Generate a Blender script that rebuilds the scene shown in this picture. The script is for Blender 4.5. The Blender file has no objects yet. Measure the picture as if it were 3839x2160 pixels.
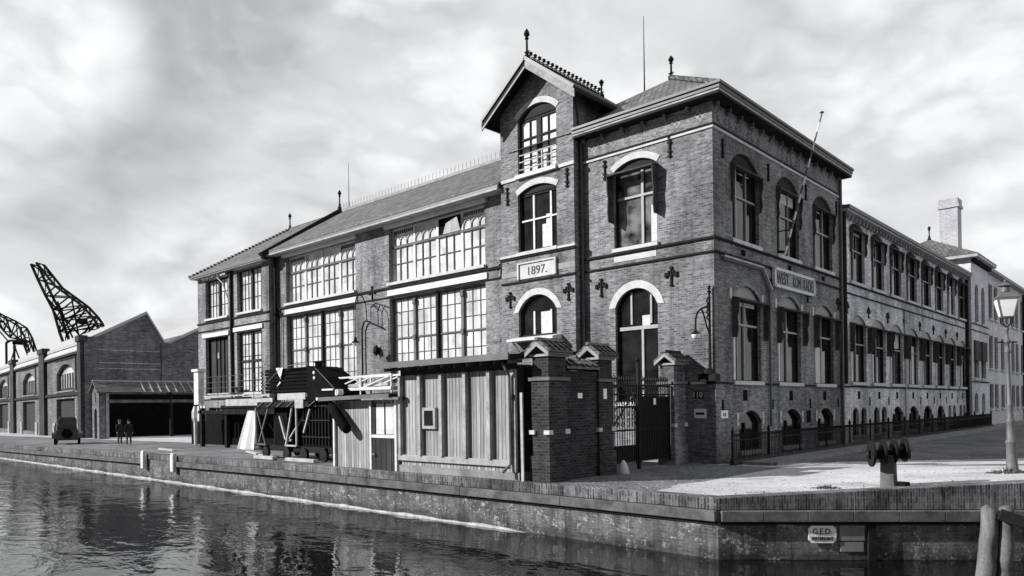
import bpy, math, random
from mathutils import Vector, Matrix
random.seed(7)
R = math.radians
SC = bpy.context.scene
COL = SC.collection

# ------------------------------------------------------------------ materials
def mk(name):
    m = bpy.data.materials.new(name); m.use_nodes = True
    nt = m.node_tree; b = nt.nodes['Principled BSDF']
    return m, nt, b
def N(nt, t, **k):
    n = nt.nodes.new(t)
    for a, v in k.items():
        if a.startswith('i_'): n.inputs[a[2:].replace('_', ' ')].default_value = v
        else: setattr(n, a, v)
    return n
def L(nt, a, b): nt.links.new(a, b)
def g3(v): return (v, v, v * 1.01, 1)
def pos(nt, sx=1, sy=1, sz=1):
    g = N(nt, 'ShaderNodeNewGeometry'); m = N(nt, 'ShaderNodeMapping')
    m.inputs['Scale'].default_value = (sx, sy, sz); L(nt, g.outputs['Position'], m.inputs['Vector'])
    return m.outputs['Vector']
def wallco(nt):
    g = N(nt, 'ShaderNodeNewGeometry'); s = N(nt, 'ShaderNodeSeparateXYZ'); L(nt, g.outputs['Position'], s.inputs[0])
    a = N(nt, 'ShaderNodeMath', operation='ADD'); L(nt, s.outputs[0], a.inputs[0]); L(nt, s.outputs[1], a.inputs[1])
    c = N(nt, 'ShaderNodeCombineXYZ'); L(nt, a.outputs[0], c.inputs[0]); L(nt, s.outputs[2], c.inputs[1])
    return c.outputs[0], s
def ramp(nt, fac, stops):
    r = N(nt, 'ShaderNodeValToRGB'); L(nt, fac, r.inputs[0])
    e = r.color_ramp.elements
    while len(e) < len(stops): e.new(0.5)
    for x, (p, v) in zip(e, stops): x.position = p; x.color = g3(v)
    return r.outputs[0]
def noise(nt, vec, scale, detail=5, rough=.55, dist=0):
    n = N(nt, 'ShaderNodeTexNoise'); n.inputs['Scale'].default_value = scale
    n.inputs['Detail'].default_value = detail; n.inputs['Roughness'].default_value = rough; n.inputs['Distortion'].default_value = dist
    if vec is not None: L(nt, vec, n.inputs['Vector'])
    return n.outputs['Fac']
def mul(nt, a, b, f=1.0):
    m = N(nt, 'ShaderNodeMix', data_type='RGBA', blend_type='MULTIPLY'); m.inputs[0].default_value = f
    L(nt, a, m.inputs[6]); L(nt, b, m.inputs[7]); return m.outputs[2]
def mixc(nt, f, a, b):
    m = N(nt, 'ShaderNodeMix', data_type='RGBA'); L(nt, f, m.inputs[0])
    for s, i in ((a, 6), (b, 7)):
        if isinstance(s, (int, float)): m.inputs[i].default_value = g3(s)
        else: L(nt, s, m.inputs[i])
    return m.outputs[2]
def bump(nt, b, h, strength=.4, dist=.02):
    n = N(nt, 'ShaderNodeBump'); n.inputs['Strength'].default_value = strength; n.inputs['Distance'].default_value = dist
    L(nt, h, n.inputs['Height']); L(nt, n.outputs[0], b.inputs['Normal'])

def plain(name, v, rough=.7, var=.25, scale=3.0, spec=.3, metal=0, streak=False):
    m, nt, b = mk(name)
    vec = pos(nt, 1, 1, .25 if streak else 1)
    n = noise(nt, vec, scale, 8, .65)
    c = ramp(nt, n, [(.28, v * (1 - var)), (.72, v * (1 + var))])
    n2 = noise(nt, pos(nt), scale * 9, 3)
    c = mul(nt, c, ramp(nt, n2, [(.3, 1 - var * .5), (.7, 1.0)]))
    L(nt, c, b.inputs['Base Color'])
    b.inputs['Roughness'].default_value = rough; b.inputs['Specular IOR Level'].default_value = spec; b.inputs['Metallic'].default_value = metal
    bump(nt, b, n2, .25, .01)
    return m

def brick(name, v, mortar, bw=.23, rh=.085, contrast=.35, stain=.3, vert=False, stainscale=.35, ms=.02):
    m, nt, b = mk(name)
    vec, s = wallco(nt)
    if vert:
        mp = N(nt, 'ShaderNodeMapping'); mp.inputs['Rotation'].default_value = (0, 0, R(90)); L(nt, vec, mp.inputs[0]); vec = mp.outputs[0]
    wob = N(nt, 'ShaderNodeTexNoise'); wob.inputs['Scale'].default_value = 1.3; L(nt, vec, wob.inputs['Vector'])
    wm = N(nt, 'ShaderNodeVectorMath', operation='SCALE'); wm.inputs['Scale'].default_value = .03; L(nt, wob.outputs['Color'], wm.inputs[0])
    wa = N(nt, 'ShaderNodeVectorMath', operation='ADD'); L(nt, vec, wa.inputs[0]); L(nt, wm.outputs[0], wa.inputs[1])
    t = N(nt, 'ShaderNodeTexBrick'); L(nt, wa.outputs[0], t.inputs['Vector'])
    t.inputs['Color1'].default_value = g3(v * (1 - contrast)); t.inputs['Color2'].default_value = g3(v * (1 + contrast))
    t.inputs['Mortar'].default_value = g3(mortar); t.inputs['Scale'].default_value = 1
    t.inputs['Brick Width'].default_value = bw; t.inputs['Row Height'].default_value = rh
    t.inputs['Mortar Size'].default_value = ms; t.inputs['Mortar Smooth'].default_value = .3; t.inputs['Bias'].default_value = 0
    n = noise(nt, pos(nt), stainscale, 9, .65)
    c = mul(nt, t.outputs['Color'], ramp(nt, n, [(.3, 1 - stain), (.5, 1.0), (.75, 1 + stain * .6)]))
    # courses that bleached or darkened along their length
    mp2 = N(nt, 'ShaderNodeMapping'); mp2.inputs['Scale'].default_value = (.9, 7, 1); L(nt, vec, mp2.inputs[0])
    n2 = noise(nt, mp2.outputs[0], 1.6, 6, .7)
    c = mul(nt, c, ramp(nt, n2, [(.3, .62), (.5, 1.0), (.7, 1.35)]))
    # rain streaks
    n3 = noise(nt, pos(nt, 2.2, 2.2, .16), 1.2, 6, .6)
    c = mul(nt, c, ramp(nt, n3, [(.32, 1 - stain * .8), (.5, 1.0), (.8, 1.12)]))
    n5 = noise(nt, pos(nt, 1, 1, .7), .22, 5, .6, .6)
    c = mul(nt, c, ramp(nt, n5, [(.36, 1 - stain * .75), (.5, 1.0), (.66, 1 + stain * .45)]))
    n6 = noise(nt, pos(nt, 1, 1, 1.8), 6.5, 5, .75); c = mul(nt, c, ramp(nt, n6, [(.3, .6), (.48, 1.0), (.72, 1.3)]))
    L(nt, c, b.inputs['Base Color']); b.inputs['Roughness'].default_value = .9; b.inputs['Specular IOR Level'].default_value = .15
    bump(nt, b, t.outputs['Fac'], -.5, .015)
    return m

def quay_face(name):
    m, nt, b = mk(name)
    vec, s = wallco(nt)
    t = N(nt, 'ShaderNodeTexBrick'); L(nt, vec, t.inputs['Vector'])
    t.inputs['Color1'].default_value = g3(.075); t.inputs['Color2'].default_value = g3(.125); t.inputs['Mortar'].default_value = g3(.12)
    t.inputs['Scale'].default_value = 1; t.inputs['Brick Width'].default_value = .24; t.inputs['Row Height'].default_value = .08; t.inputs['Mortar Size'].default_value = .014
    c = mul(nt, t.outputs['Color'], ramp(nt, noise(nt, pos(nt), .9, 10, .7), [(.3, .35), (.5, 1.0), (.7, 1.5)]))
    c = mul(nt, c, ramp(nt, noise(nt, pos(nt, 3, 3, .35), 1.5, 8, .7), [(.34, .4), (.52, 1.0), (.75, 1.4)]))
    # lime leached out of the joints in ragged patches, and a slimy tide zone near the water
    k = N(nt, 'ShaderNodeMath', operation='MULTIPLY'); L(nt, noise(nt, pos(nt, 1, 1, 1.6), 1.7, 10, .75), k.inputs[0]); L(nt, noise(nt, pos(nt), 14, 4, .7), k.inputs[1])
    c = mixc(nt, ramp(nt, k.outputs[0], [(.29, 0), (.36, .85)]), c, .42)
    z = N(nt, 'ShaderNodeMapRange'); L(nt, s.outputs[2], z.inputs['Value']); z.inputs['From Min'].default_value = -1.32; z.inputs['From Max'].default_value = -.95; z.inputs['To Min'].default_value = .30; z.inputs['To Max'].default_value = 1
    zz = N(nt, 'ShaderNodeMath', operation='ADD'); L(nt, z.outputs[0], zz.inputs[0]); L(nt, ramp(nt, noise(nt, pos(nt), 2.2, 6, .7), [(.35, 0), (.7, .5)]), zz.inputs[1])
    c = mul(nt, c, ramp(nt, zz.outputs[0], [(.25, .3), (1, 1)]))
    L(nt, c, b.inputs['Base Color']); b.inputs['Roughness'].default_value = .85; b.inputs['Specular IOR Level'].default_value = .15
    bump(nt, b, noise(nt, pos(nt), 12, 6, .7), .6, .03)
    return m

def tiles(name, v):
    m, nt, b = mk(name)
    g = N(nt, 'ShaderNodeNewGeometry'); s = N(nt, 'ShaderNodeSeparateXYZ'); L(nt, g.outputs['Position'], s.inputs[0])
    a = N(nt, 'ShaderNodeMath', operation='ADD'); L(nt, s.outputs[0], a.inputs[0]); a.inputs[1].default_value = 0
    c = N(nt, 'ShaderNodeCombineXYZ'); L(nt, a.outputs[0], c.inputs[0]); L(nt, s.outputs[2], c.inputs[1])
    t = N(nt, 'ShaderNodeTexBrick'); L(nt, c.outputs[0], t.inputs['Vector'])
    t.inputs['Color1'].default_value = g3(v * .6); t.inputs['Color2'].default_value = g3(v * 1.35); t.inputs['Mortar'].default_value = g3(v * .2)
    t.inputs['Scale'].default_value = 1; t.inputs['Brick Width'].default_value = .28; t.inputs['Row Height'].default_value = .17; t.inputs['Mortar Size'].default_value = .025
    t.offset = .5
    n = noise(nt, pos(nt), .8, 8, .7)
    cc = mul(nt, t.outputs['Color'], ramp(nt, n, [(.3, .6), (.55, 1.0), (.75, 1.5)]))
    nl = noise(nt, pos(nt), 5.5, 8, .8); cc = mul(nt, cc, ramp(nt, nl, [(.3, .55), (.55, 1.0), (.72, 1.8)]))
    L(nt, cc, b.inputs['Base Color']); b.inputs['Roughness'].default_value = .8
    bump(nt, b, t.outputs['Fac'], -.8, .04)
    return m

def planks(name, v, w=.16, axis='u'):
    m, nt, b = mk(name)
    vec, s = wallco(nt)
    sx = N(nt, 'ShaderNodeSeparateXYZ'); L(nt, vec, sx.inputs[0])
    d = N(nt, 'ShaderNodeMath', operation='DIVIDE'); L(nt, sx.outputs[0], d.inputs[0]); d.inputs[1].default_value = w
    fr = N(nt, 'ShaderNodeMath', operation='FRACT'); L(nt, d.outputs[0], fr.inputs[0])
    fl = N(nt, 'ShaderNodeMath', operation='FLOOR'); L(nt, d.outputs[0], fl.inputs[0])
    wn = N(nt, 'ShaderNodeTexWhiteNoise', noise_dimensions='1D'); L(nt, fl.outputs[0], wn.inputs['W'])
    c1 = ramp(nt, wn.outputs['Value'], [(0, v * .72), (1, v * 1.25)])
    gr = noise(nt, pos(nt, 9, 9, .5), 2.2, 8, .7)
    c1 = mul(nt, c1, ramp(nt, gr, [(.3, .6), (.6, 1.1)]))
    seam = ramp(nt, fr.outputs[0], [(0, .12), (.1, .2), (.2, 1), (.93, 1)])
    c1 = mul(nt, c1, seam)
    st = noise(nt, pos(nt, .7, .7, .5), 1.0, 6, .6)
    c1 = mul(nt, c1, ramp(nt, st, [(.3, .7), (.7, 1.15)]))
    L(nt, c1, b.inputs['Base Color']); b.inputs['Roughness'].default_value = .85; b.inputs['Specular IOR Level'].default_value = .15
    bump(nt, b, seam, .6, .02)
    return m

def ground_mat(name, v, v2, scale, cob=None):
    m, nt, b = mk(name)
    n = noise(nt, pos(nt), scale, 10, .68)
    c = ramp(nt, n, [(.3, v), (.62, v2)])
    n2 = noise(nt, pos(nt), 9, 6, .75)
    c = mul(nt, c, ramp(nt, n2, [(.32, .75), (.5, 1.0), (.7, 1.08)]))
    n4 = noise(nt, pos(nt, .35, 1.3, 1), 1.1, 7, .7, 1.2)
    c = mul(nt, c, ramp(nt, n4, [(.34, .5), (.47, 1.0)]))
    vs_ = N(nt, 'ShaderNodeTexVoronoi', feature='DISTANCE_TO_EDGE'); vs_.inputs['Scale'].default_value = 5.0; L(nt, pos(nt), vs_.inputs['Vector'])
    c = mul(nt, c, ramp(nt, vs_.outputs[0], [(0, .6), (.07, 1)]), .8)
    h = n2
    if cob:
        vo = N(nt, 'ShaderNodeTexVoronoi', feature='DISTANCE_TO_EDGE'); vo.inputs['Scale'].default_value = cob
        L(nt, pos(nt), vo.inputs['Vector'])
        c = mul(nt, c, ramp(nt, vo.outputs[0], [(0, .35), (.12, 1)])); h = vo.outputs[0]
    L(nt, c, b.inputs['Base Color']); b.inputs['Roughness'].default_value = .92; b.inputs['Specular IOR Level'].default_value = .1
    bump(nt, b, h, .5, .03)
    return m

def glass(name, v, rough=.06, spec=.5, var=.5):
    m, nt, b = mk(name)
    n = noise(nt, pos(nt), 1.7, 3)
    L(nt, ramp(nt, n, [(.35, v * (1 - var)), (.65, v * (1 + var))]), b.inputs['Base Color'])
    b.inputs['Roughness'].default_value = rough; b.inputs['Specular IOR Level'].default_value = spec
    bump(nt, b, noise(nt, pos(nt), 2.3, 2), .04, .05)
    return m

def panes(name, v):
    m, nt, b = mk(name)
    vec, s = wallco(nt)
    t = N(nt, 'ShaderNodeTexBrick'); L(nt, vec, t.inputs['Vector']); t.offset = 0
    t.inputs['Color1'].default_value = g3(v * .72); t.inputs['Color2'].default_value = g3(v * 1.1); t.inputs['Mortar'].default_value = g3(v * .8)
    t.inputs['Scale'].default_value = 1; t.inputs['Brick Width'].default_value = .61; t.inputs['Row Height'].default_value = .73; t.inputs['Mortar Size'].default_value = .005
    c = mul(nt, t.outputs['Color'], ramp(nt, noise(nt, pos(nt), 1.4, 7, .65), [(.3, .72), (.6, 1.08)]))
    L(nt, c, b.inputs['Base Color']); b.inputs['Roughness'].default_value = .12; b.inputs['Specular IOR Level'].default_value = .4
    bump(nt, b, noise(nt, pos(nt), 2.5, 2), .06, .05)
    return m

M = {}
M['brick'] = brick('office_brick', .165, .21, contrast=.5, stain=.5)
M['brick_hall'] = brick('hall_brick', .185, .24, contrast=.42, stain=.5)
M['brick_side'] = brick('side_brick', .19, .24, contrast=.38, stain=.28)
M['brick_wing'] = brick('wing_brick', .46, .50, contrast=.34, stain=.5, stainscale=.45)
M['brick_hazed'] = brick('hazed_brick', .50, .54, contrast=.2, stain=.2)  # pale tone stands in for haze over the far buildings
M['brick_dark'] = brick('sooty_brick', .035, .06, contrast=.5, stain=.4, stainscale=.8)
M['brick_ware'] = brick('warehouse_brick', .14, .17, bw=.45, rh=.17, contrast=.35, stain=.35)
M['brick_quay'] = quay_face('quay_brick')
M['soldier'] = brick('quay_soldier_brick', .10, .17, bw=.30, rh=.085, contrast=.6, stain=.7, vert=True, stainscale=1.6)
M['chim'] = brick('chimney_brick', .36, .4, contrast=.15, stain=.15)
M['tile'] = tiles('roof_tile', .15)
M['tile_dark'] = tiles('dark_roof_tile', .03)
M['stone'] = plain('white_stone', .54, .85, .22, 2.5)
M['stone_grey'] = plain('grey_stone', .30, .85, .3, 2.0)
M['white'] = plain('white_paint', .62, .6, .22, 2.2)
M['frame'] = plain('pale_frame_paint', .36, .6, .2, 2.0)
M['offwhite'] = plain('weathered_white_paint', .40, .75, .35, 2.5)
M['iron'] = plain('black_iron', .012, .6, .4, 4.0, .12)
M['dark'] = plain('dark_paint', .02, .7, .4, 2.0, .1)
M['black'] = plain('black_wood', .008, .9, .4, 2.0, .04)
M['bars'] = plain('dark_glazing_bar', .035, .7, .3, 2.0, .1)
M['gutter'] = plain('zinc_gutter', .10, .5, .3, 1.5, .4)
M['hood'] = plain('awning_cloth', .075, .9, .4, 3.0, .05)
M['hood_pale'] = plain('pale_awning_cloth', .38, .9, .2, 3.0, .1)
M['timber'] = plain('weathered_timber', .12, .85, .6, 1.9, .15)
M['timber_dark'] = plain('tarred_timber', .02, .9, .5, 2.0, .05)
M['plank'] = planks('grey_planks', .33, .155)
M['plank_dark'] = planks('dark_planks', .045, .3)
M['concrete'] = plain('old_concrete', .24, .9, .4, 1.3, .15)
M['lime'] = plain('lime_band', .48, .9, .5, 2.6)
M['canvas'] = plain('white_canvas', .78, .85, .08, 1.5, .1)
M['sand'] = ground_mat('quay_sand', .34, .58, .22)
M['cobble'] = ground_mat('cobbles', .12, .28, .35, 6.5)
M['flag'] = ground_mat('footpath', .17, .28, .9)
M['gdark'] = glass('dark_glass', .012, .05, .5)
M['gwhite'] = panes('whitewashed_glass', .66)
M['gpale'] = glass('grey_glass', .30, .1, .4, .3)
M['curtain'] = plain('white_curtain', .62, .9, .22, 5.0, .1)
M['lampglass'] = glass('lamp_glass', .85, .15, .5, .08)
M['roof_felt'] = plain('tarred_felt', .02, .8, .35, 1.0, .1)
M['roof_light'] = plain('sheet_roof', .40, .5, .15, .8)
M['coat'] = plain('dark_coat', .03, .9, .5, 6, .1)
M['skin'] = plain('skin_tone', .35, .6, .1, 5)
M['cloth_grey'] = plain('grey_cloth', .08, .9, .3, 5)
M['sign'] = plain('enamel_white', .8, .3, .05, 2)
M['ink'] = plain('black_letters', .012, .6, .2, 2)
M['string_stone'] = plain('dull_stone', .14, .85, .3, 2.0)
M['hall_bars'] = plain('hall_glazing_bar', .13, .7, .4, 3.0, .1)
M['lamp_iron'] = plain('grey_cast_iron', .12, .55, .3, 3.0, .3)
M['grey_wood'] = plain('grey_batten_wood', .36, .85, .4, 2.2, .1)
M['gmottle'] = glass('old_mottled_glass', .10, .08, .5, .95)
M['car_paint'] = plain('car_paint', .014, .28, .3, 2, .5)
M['pile_wood'] = plain('pile_wood', .16, .9, .75, 3.5, .1, 0, True)
M['weed'] = plain('weed_leaves', .09, .9, .5, 12)
M['steel'] = plain('crane_steel', .012, .7, .4, 1.0, .1)
M['band'] = plain('dark_string_course', .025, .85, .3, 2, .05)
M['anchor'] = plain('wall_anchor_iron', .012, .7, .3, 2, .1)
M['pole_red'] = plain('dark_stripe_paint', .12, .6, .2, 2)

# water
m, nt, b = mk('canal_water'); M['water'] = m
b.inputs['Base Color'].default_value = g3(.004); b.inputs['Roughness'].default_value = .03
b.inputs['IOR'].default_value = 1.6; b.inputs['Specular IOR Level'].default_value = .55
na = noise(nt, pos(nt, .45, .8, 1), .7, 3, .5, 1.2); nb = noise(nt, pos(nt, .6, 1.1, 1), 3.6, 3, .5, .4); nc = noise(nt, pos(nt), .13, 3)
ad = N(nt, 'ShaderNodeMath', operation='MULTIPLY_ADD'); L(nt, nb, ad.inputs[0]); ad.inputs[1].default_value = .22; L(nt, na, ad.inputs[2])
md = N(nt, 'ShaderNodeMath', operation='MULTIPLY'); L(nt, ad.outputs[0], md.inputs[0]); L(nt, ramp(nt, nc, [(.35, .55), (.65, 1.3)]), md.inputs[1])
bump(nt, b, md.outputs[0], .42, .11)

# ------------------------------------------------------------------ mesh builder
class MB:
    def __init__(s): s.v = []; s.f = []
    def poly(s, pts):
        i = len(s.v); s.v += [tuple(p) for p in pts]; s.f.append(tuple(range(i, i + len(pts))))
    def hexa(s, p):
        i = len(s.v); s.v += [tuple(q) for q in p]
        for f in ((0, 3, 2, 1), (4, 5, 6, 7), (0, 1, 5, 4), (1, 2, 6, 5), (2, 3, 7, 6), (3, 0, 4, 7)): s.f.append(tuple(i + k for k in f))
    def box(s, x0, x1, y0, y1, z0, z1):
        s.hexa([(x0, y0, z0), (x1, y0, z0), (x1, y1, z0), (x0, y1, z0), (x0, y0, z1), (x1, y0, z1), (x1, y1, z1), (x0, y1, z1)])
    def fbox(s, F, u0, u1, z0, z1, d0, d1):
        s.hexa([F(u0, z0, d0), F(u1, z0, d0), F(u1, z0, d1), F(u0, z0, d1), F(u0, z1, d0), F(u1, z1, d0), F(u1, z1, d1), F(u0, z1, d1)])
    def bar(s, a, b, w, h=None):
        h = h or w; a = Vector(a); b = Vector(b); d = (b - a).normalized()
        up = Vector((0, 0, 1)) if abs(d.z) < .95 else Vector((0, 1, 0))
        r = d.cross(up).normalized() * w / 2; u = r.cross(d).normalized() * h / 2
        s.hexa([a - r - u, a + r - u, a + r + u, a - r + u, b - r - u, b + r - u, b + r + u, b - r + u])
    def tube(s, pts, r, n=8, cap=True):
        pts = [Vector(p) for p in pts]; rs = r if isinstance(r, (list, tuple)) else [r] * len(pts)
        i0 = len(s.v); prev = None
        for k, p in enumerate(pts):
            d = (pts[min(k + 1, len(pts) - 1)] - pts[max(k - 1, 0)]).normalized()
            if prev is None:
                up = Vector((0, 0, 1)) if abs(d.z) < .9 else Vector((1, 0, 0)); a = d.cross(up).normalized()
            else: a = (prev - d * prev.dot(d)).normalized()
            prev = a; c = d.cross(a)
            for j in range(n):
                t = 2 * math.pi * j / n; s.v.append(tuple(p + (a * math.cos(t) + c * math.sin(t)) * rs[k]))
        for k in range(len(pts) - 1):
            for j in range(n):
                q = i0 + k * n; s.f.append((q + j, q + (j + 1) % n, q + n + (j + 1) % n, q + n + j))
        if cap:
            s.f.append(tuple(i0 + j for j in range(n))[::-1]); q = i0 + (len(pts) - 1) * n; s.f.append(tuple(q + j for j in range(n)))
    def lathe(s, c, prof, n=14):
        s.tube([(c[0], c[1], c[2] + z) for r, z in prof], [max(r, .001) for r, z in prof], n)
    def prism(s, plan, z0, z1):
        i = len(s.v); n = len(plan); s.v += [(x, y, z0) for x, y in plan] + [(x, y, z1) for x, y in plan]
        s.f.append(tuple(range(i, i + n))[::-1]); s.f.append(tuple(range(i + n, i + 2 * n)))
        for k in range(n): s.f.append((i + k, i + (k + 1) % n, i + n + (k + 1) % n, i + n + k))
    def fprism(s, F, pl, d0, d1):
        i = len(s.v); n = len(pl); s.v += [F(u, z, d0) for u, z in pl] + [F(u, z, d1) for u, z in pl]
        s.f.append(tuple(range(i, i + n))[::-1]); s.f.append(tuple(range(i + n, i + 2 * n)))
        for k in range(n): s.f.append((i + k, i + (k + 1) % n, i + n + (k + 1) % n, i + n + k))
    def build(s, name, mat, parent=None, smooth=False, bevel=0):
        o = Vector((0, 0, 0)); q = parent
        while q is not None: o = o + q.location; q = q.parent
        me = bpy.data.meshes.new(name); me.from_pydata([tuple(Vector(v) - o) for v in s.v], [], s.f); me.update()
        me.materials.append(M[mat] if isinstance(mat, str) else mat)
        if smooth: me.shade_smooth()
        ob = bpy.data.objects.new(name, me); COL.objects.link(ob)
        if parent is not None: ob.parent = parent
        if bevel:
            bv = ob.modifiers.new('bevel', 'BEVEL'); bv.width = bevel; bv.segments = 1; bv.limit_method = 'ANGLE'
        return ob
def thing(name, label, cat, loc=(0, 0, 0), group=None):
    o = bpy.data.objects.new(name, None); COL.objects.link(o); o.location = loc; o.empty_display_size = .2
    o['label'] = label; o['category'] = cat
    if group: o['group'] = group
    return o
def tag(o, label, cat, group=None):
    o['label'] = label; o['category'] = cat
    if group: o['group'] = group
    return o
def FR(y0): return lambda u, z, d: (u, y0 - d, z)          # facade looking to -Y
def SD(x0): return lambda u, z, d: (x0 + d, u, z)          # facade looking to +X
def text(name, s, mat, parent, F, u, z, d, w, h, th=.012):
    cu = bpy.data.curves.new('lettering_curve', 'FONT'); cu.body = s; cu.align_x = 'CENTER'; cu.align_y = 'CENTER'; cu.extrude = .05
    tmp = bpy.data.objects.new('lettering_tmp', cu); COL.objects.link(tmp)
    dg = bpy.context.evaluated_depsgraph_get(); me = tmp.evaluated_get(dg).to_mesh()
    xs = [v.co.x for v in me.vertices]; ys = [v.co.y for v in me.vertices]
    cx, cy = (min(xs) + max(xs)) / 2, (min(ys) + max(ys)) / 2; sx = w / (max(xs) - min(xs)); sy = h / (max(ys) - min(ys))
    mb = MB()
    mb.v = [F(u + (v.co.x - cx) * sx, z + (v.co.y - cy) * sy, d + v.co.z / .05 * th) for v in me.vertices]
    mb.f = [tuple(p.vertices) for p in me.polygons]
    tmp.evaluated_get(dg).to_mesh_clear(); bpy.data.objects.remove(tmp); bpy.data.curves.remove(cu)
    return mb.build(name, mat, parent)

# ------------------------------------------------------------------ walls and windows
def arc(u0, u1, zs, zc, n=12):
    if zc - zs < .02: return [(u0, zs), (u1, zs)]
    a = (u1 - u0) / 2; h = zc - zs; r = (a * a + h * h) / (2 * h); cx = (u0 + u1) / 2; cz = zc - r
    t = math.asin(min(1, a / r))
    if h > a: t = math.pi - t
    return [(cx + r * math.sin(-t + 2 * t * k / n), cz + r * math.cos(-t + 2 * t * k / n)) for k in range(n + 1)]
class Op:
    def __init__(s, u0, u1, zb, zs, zc=None): s.u0, s.u1, s.zb, s.zs, s.zc = u0, u1, zb, zs, zc if zc else zs
def wall(mb, F, u0, u1, z0, z1, ops, rev=.25):
    us = sorted({u0, u1} | {o.u0 for o in ops} | {o.u1 for o in ops})
    for a, c in zip(us, us[1:]):
        if c - a < 1e-4: continue
        m = (a + c) / 2; z = z0
        for o in sorted((o for o in ops if o.u0 < m < o.u1), key=lambda o: o.zb):
            if o.zb - z > 1e-3: mb.poly([F(a, z, 0), F(c, z, 0), F(c, o.zb, 0), F(a, o.zb, 0)])
            z = o.zc
        if z1 - z > 1e-3: mb.poly([F(a, z, 0), F(c, z, 0), F(c, z1, 0), F(a, z1, 0)])
    for o in ops:
        A = arc(o.u0, o.u1, o.zs, o.zc)
        if len(A) > 2:
            for p, q in zip(A, A[1:]): mb.poly([F(*p, 0), F(*q, 0), F(q[0], o.zc, 0), F(p[0], o.zc, 0)])
        P = [(o.u0, o.zb)] + A + [(o.u1, o.zb)]
        for p, q in zip(P, P[1:] + P[:1]): mb.poly([F(*p, 0), F(*q, 0), F(*q, -rev), F(*p, -rev)])
def window(parent, F, o, mull=(), trans=(), fw=.09, fmat='frame', pmat='gdark', dep=-.2, rev=.25, sill='stone', arch=None, tymp=None, curtain=(), name='window', sillout=.12, mw=.06, archw=.25, mm=None):
    """mull: (u fraction, width, z0, z1) or fraction; trans: (z, width)."""
    W = o.u1 - o.u0; mb = MB(); d0, d1 = dep - .03, dep + .06
    top = o.zs
    mb.fbox(F, o.u0, o.u0 + fw, o.zb, top, d0, d1); mb.fbox(F, o.u1 - fw, o.u1, o.zb, top, d0, d1)
    mb.fbox(F, o.u0 + fw, o.u1 - fw, o.zb, o.zb + fw, d0, d1)
    if tymp or o.zc - o.zs < .02: mb.fbox(F, o.u0 + fw, o.u1 - fw, top - fw, top, d0, d1)
    fb = mb; mb = MB() if mm else mb
    for q in mull:
        fr, w, za, zz = (q, mw, o.zb, top) if not isinstance(q, tuple) else (q + (o.zb, top))[:4] if len(q) == 2 else q
        uc = o.u0 + W * fr; mb.fbox(F, uc - w / 2, uc + w / 2, za + fw, zz - .001, d0 - .002, d1 - .01)
    for z, w in trans: mb.fbox(F, o.u0 + fw, o.u1 - fw, z - w / 2, z + w / 2, d0 + .01, d1 + .004)
    bars_ = mb if mm else None; mb = fb
    A = arc(o.u0, o.u1, o.zs, o.zc)
    if len(A) > 2 and not tymp:
        inn = arc(o.u0 + fw, o.u1 - fw, o.zs, o.zc - fw)
        for (p, q), (r, t) in zip(zip(A, A[1:]), zip(inn, inn[1:])):
            mb.hexa([F(*p, d0), F(*q, d0), F(*q, d1), F(*p, d1), F(*r, d0), F(*t, d0), F(*t, d1), F(*r, d1)])
    w = mb.build(name, fmat, parent)
    if mm and bars_.v: bars_.build('glazing_bar', mm, w)
    pb = MB(); pb.poly([F(o.u0, o.zb, dep - .012)] + [F(u, z, dep - .012) for u, z in (A if not tymp else [(o.u0, o.zs), (o.u1, o.zs)])] + [F(o.u1, o.zb, dep - .012)])
    pb.build('pane', pmat, w)
    if tymp and len(A) > 2:
        t = MB(); t.fprism(F, A, dep - .02, dep + .1); t.build('tympanum', tymp, w)
    if sill:
        s = MB(); s.fbox(F, o.u0 - .06, o.u1 + .06, o.zb - .14, o.zb + .012, -rev + .02, sillout); s.build('sill', sill, w, bevel=.01)
    if arch:
        t = MB(); out = arc(o.u0 - archw, o.u1 + archw, o.zs - .02, o.zc + archw) if o.zc - o.zs > .5 else None
        a2 = A
        if out is None:
            a_ = W / 2; h = o.zc - o.zs; r = (a_ * a_ + h * h) / (2 * h); cx = (o.u0 + o.u1) / 2; cz = o.zc - r
            out = [(cx + (u - cx) * (r + archw) / r, cz + (z - cz) * (r + archw) / r) for u, z in A]
        for (p, q), (rr, tt) in zip(zip(a2, a2[1:]), zip(out, out[1:])):
            t.hexa([F(*p, -.05), F(*q, -.05), F(*q, .025), F(*p, .025), F(*rr, -.05), F(*tt, -.05), F(*tt, .025), F(*rr, .025)])
        t.build('arch', arch, w)
    for fu0, fu1, fz0, fz1 in curtain:
        c = MB(); n = 9
        for k in range(n):
            a, b_ = o.u0 + W * (fu0 + (fu1 - fu0) * k / n), o.u0 + W * (fu0 + (fu1 - fu0) * (k + 1) / n)
            da, db = dep - .008 + .006 * (k % 2), dep - .008 + .006 * ((k + 1) % 2)
            H = o.zs - o.zb; z0, z1 = o.zb + H * fz0, o.zb + H * fz1
            c.poly([F(a, z0, da), F(b_, z0, db), F(b_, z1, db), F(a, z1, da)])
        c.build('curtain', 'curtain', w)
    return w
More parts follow.
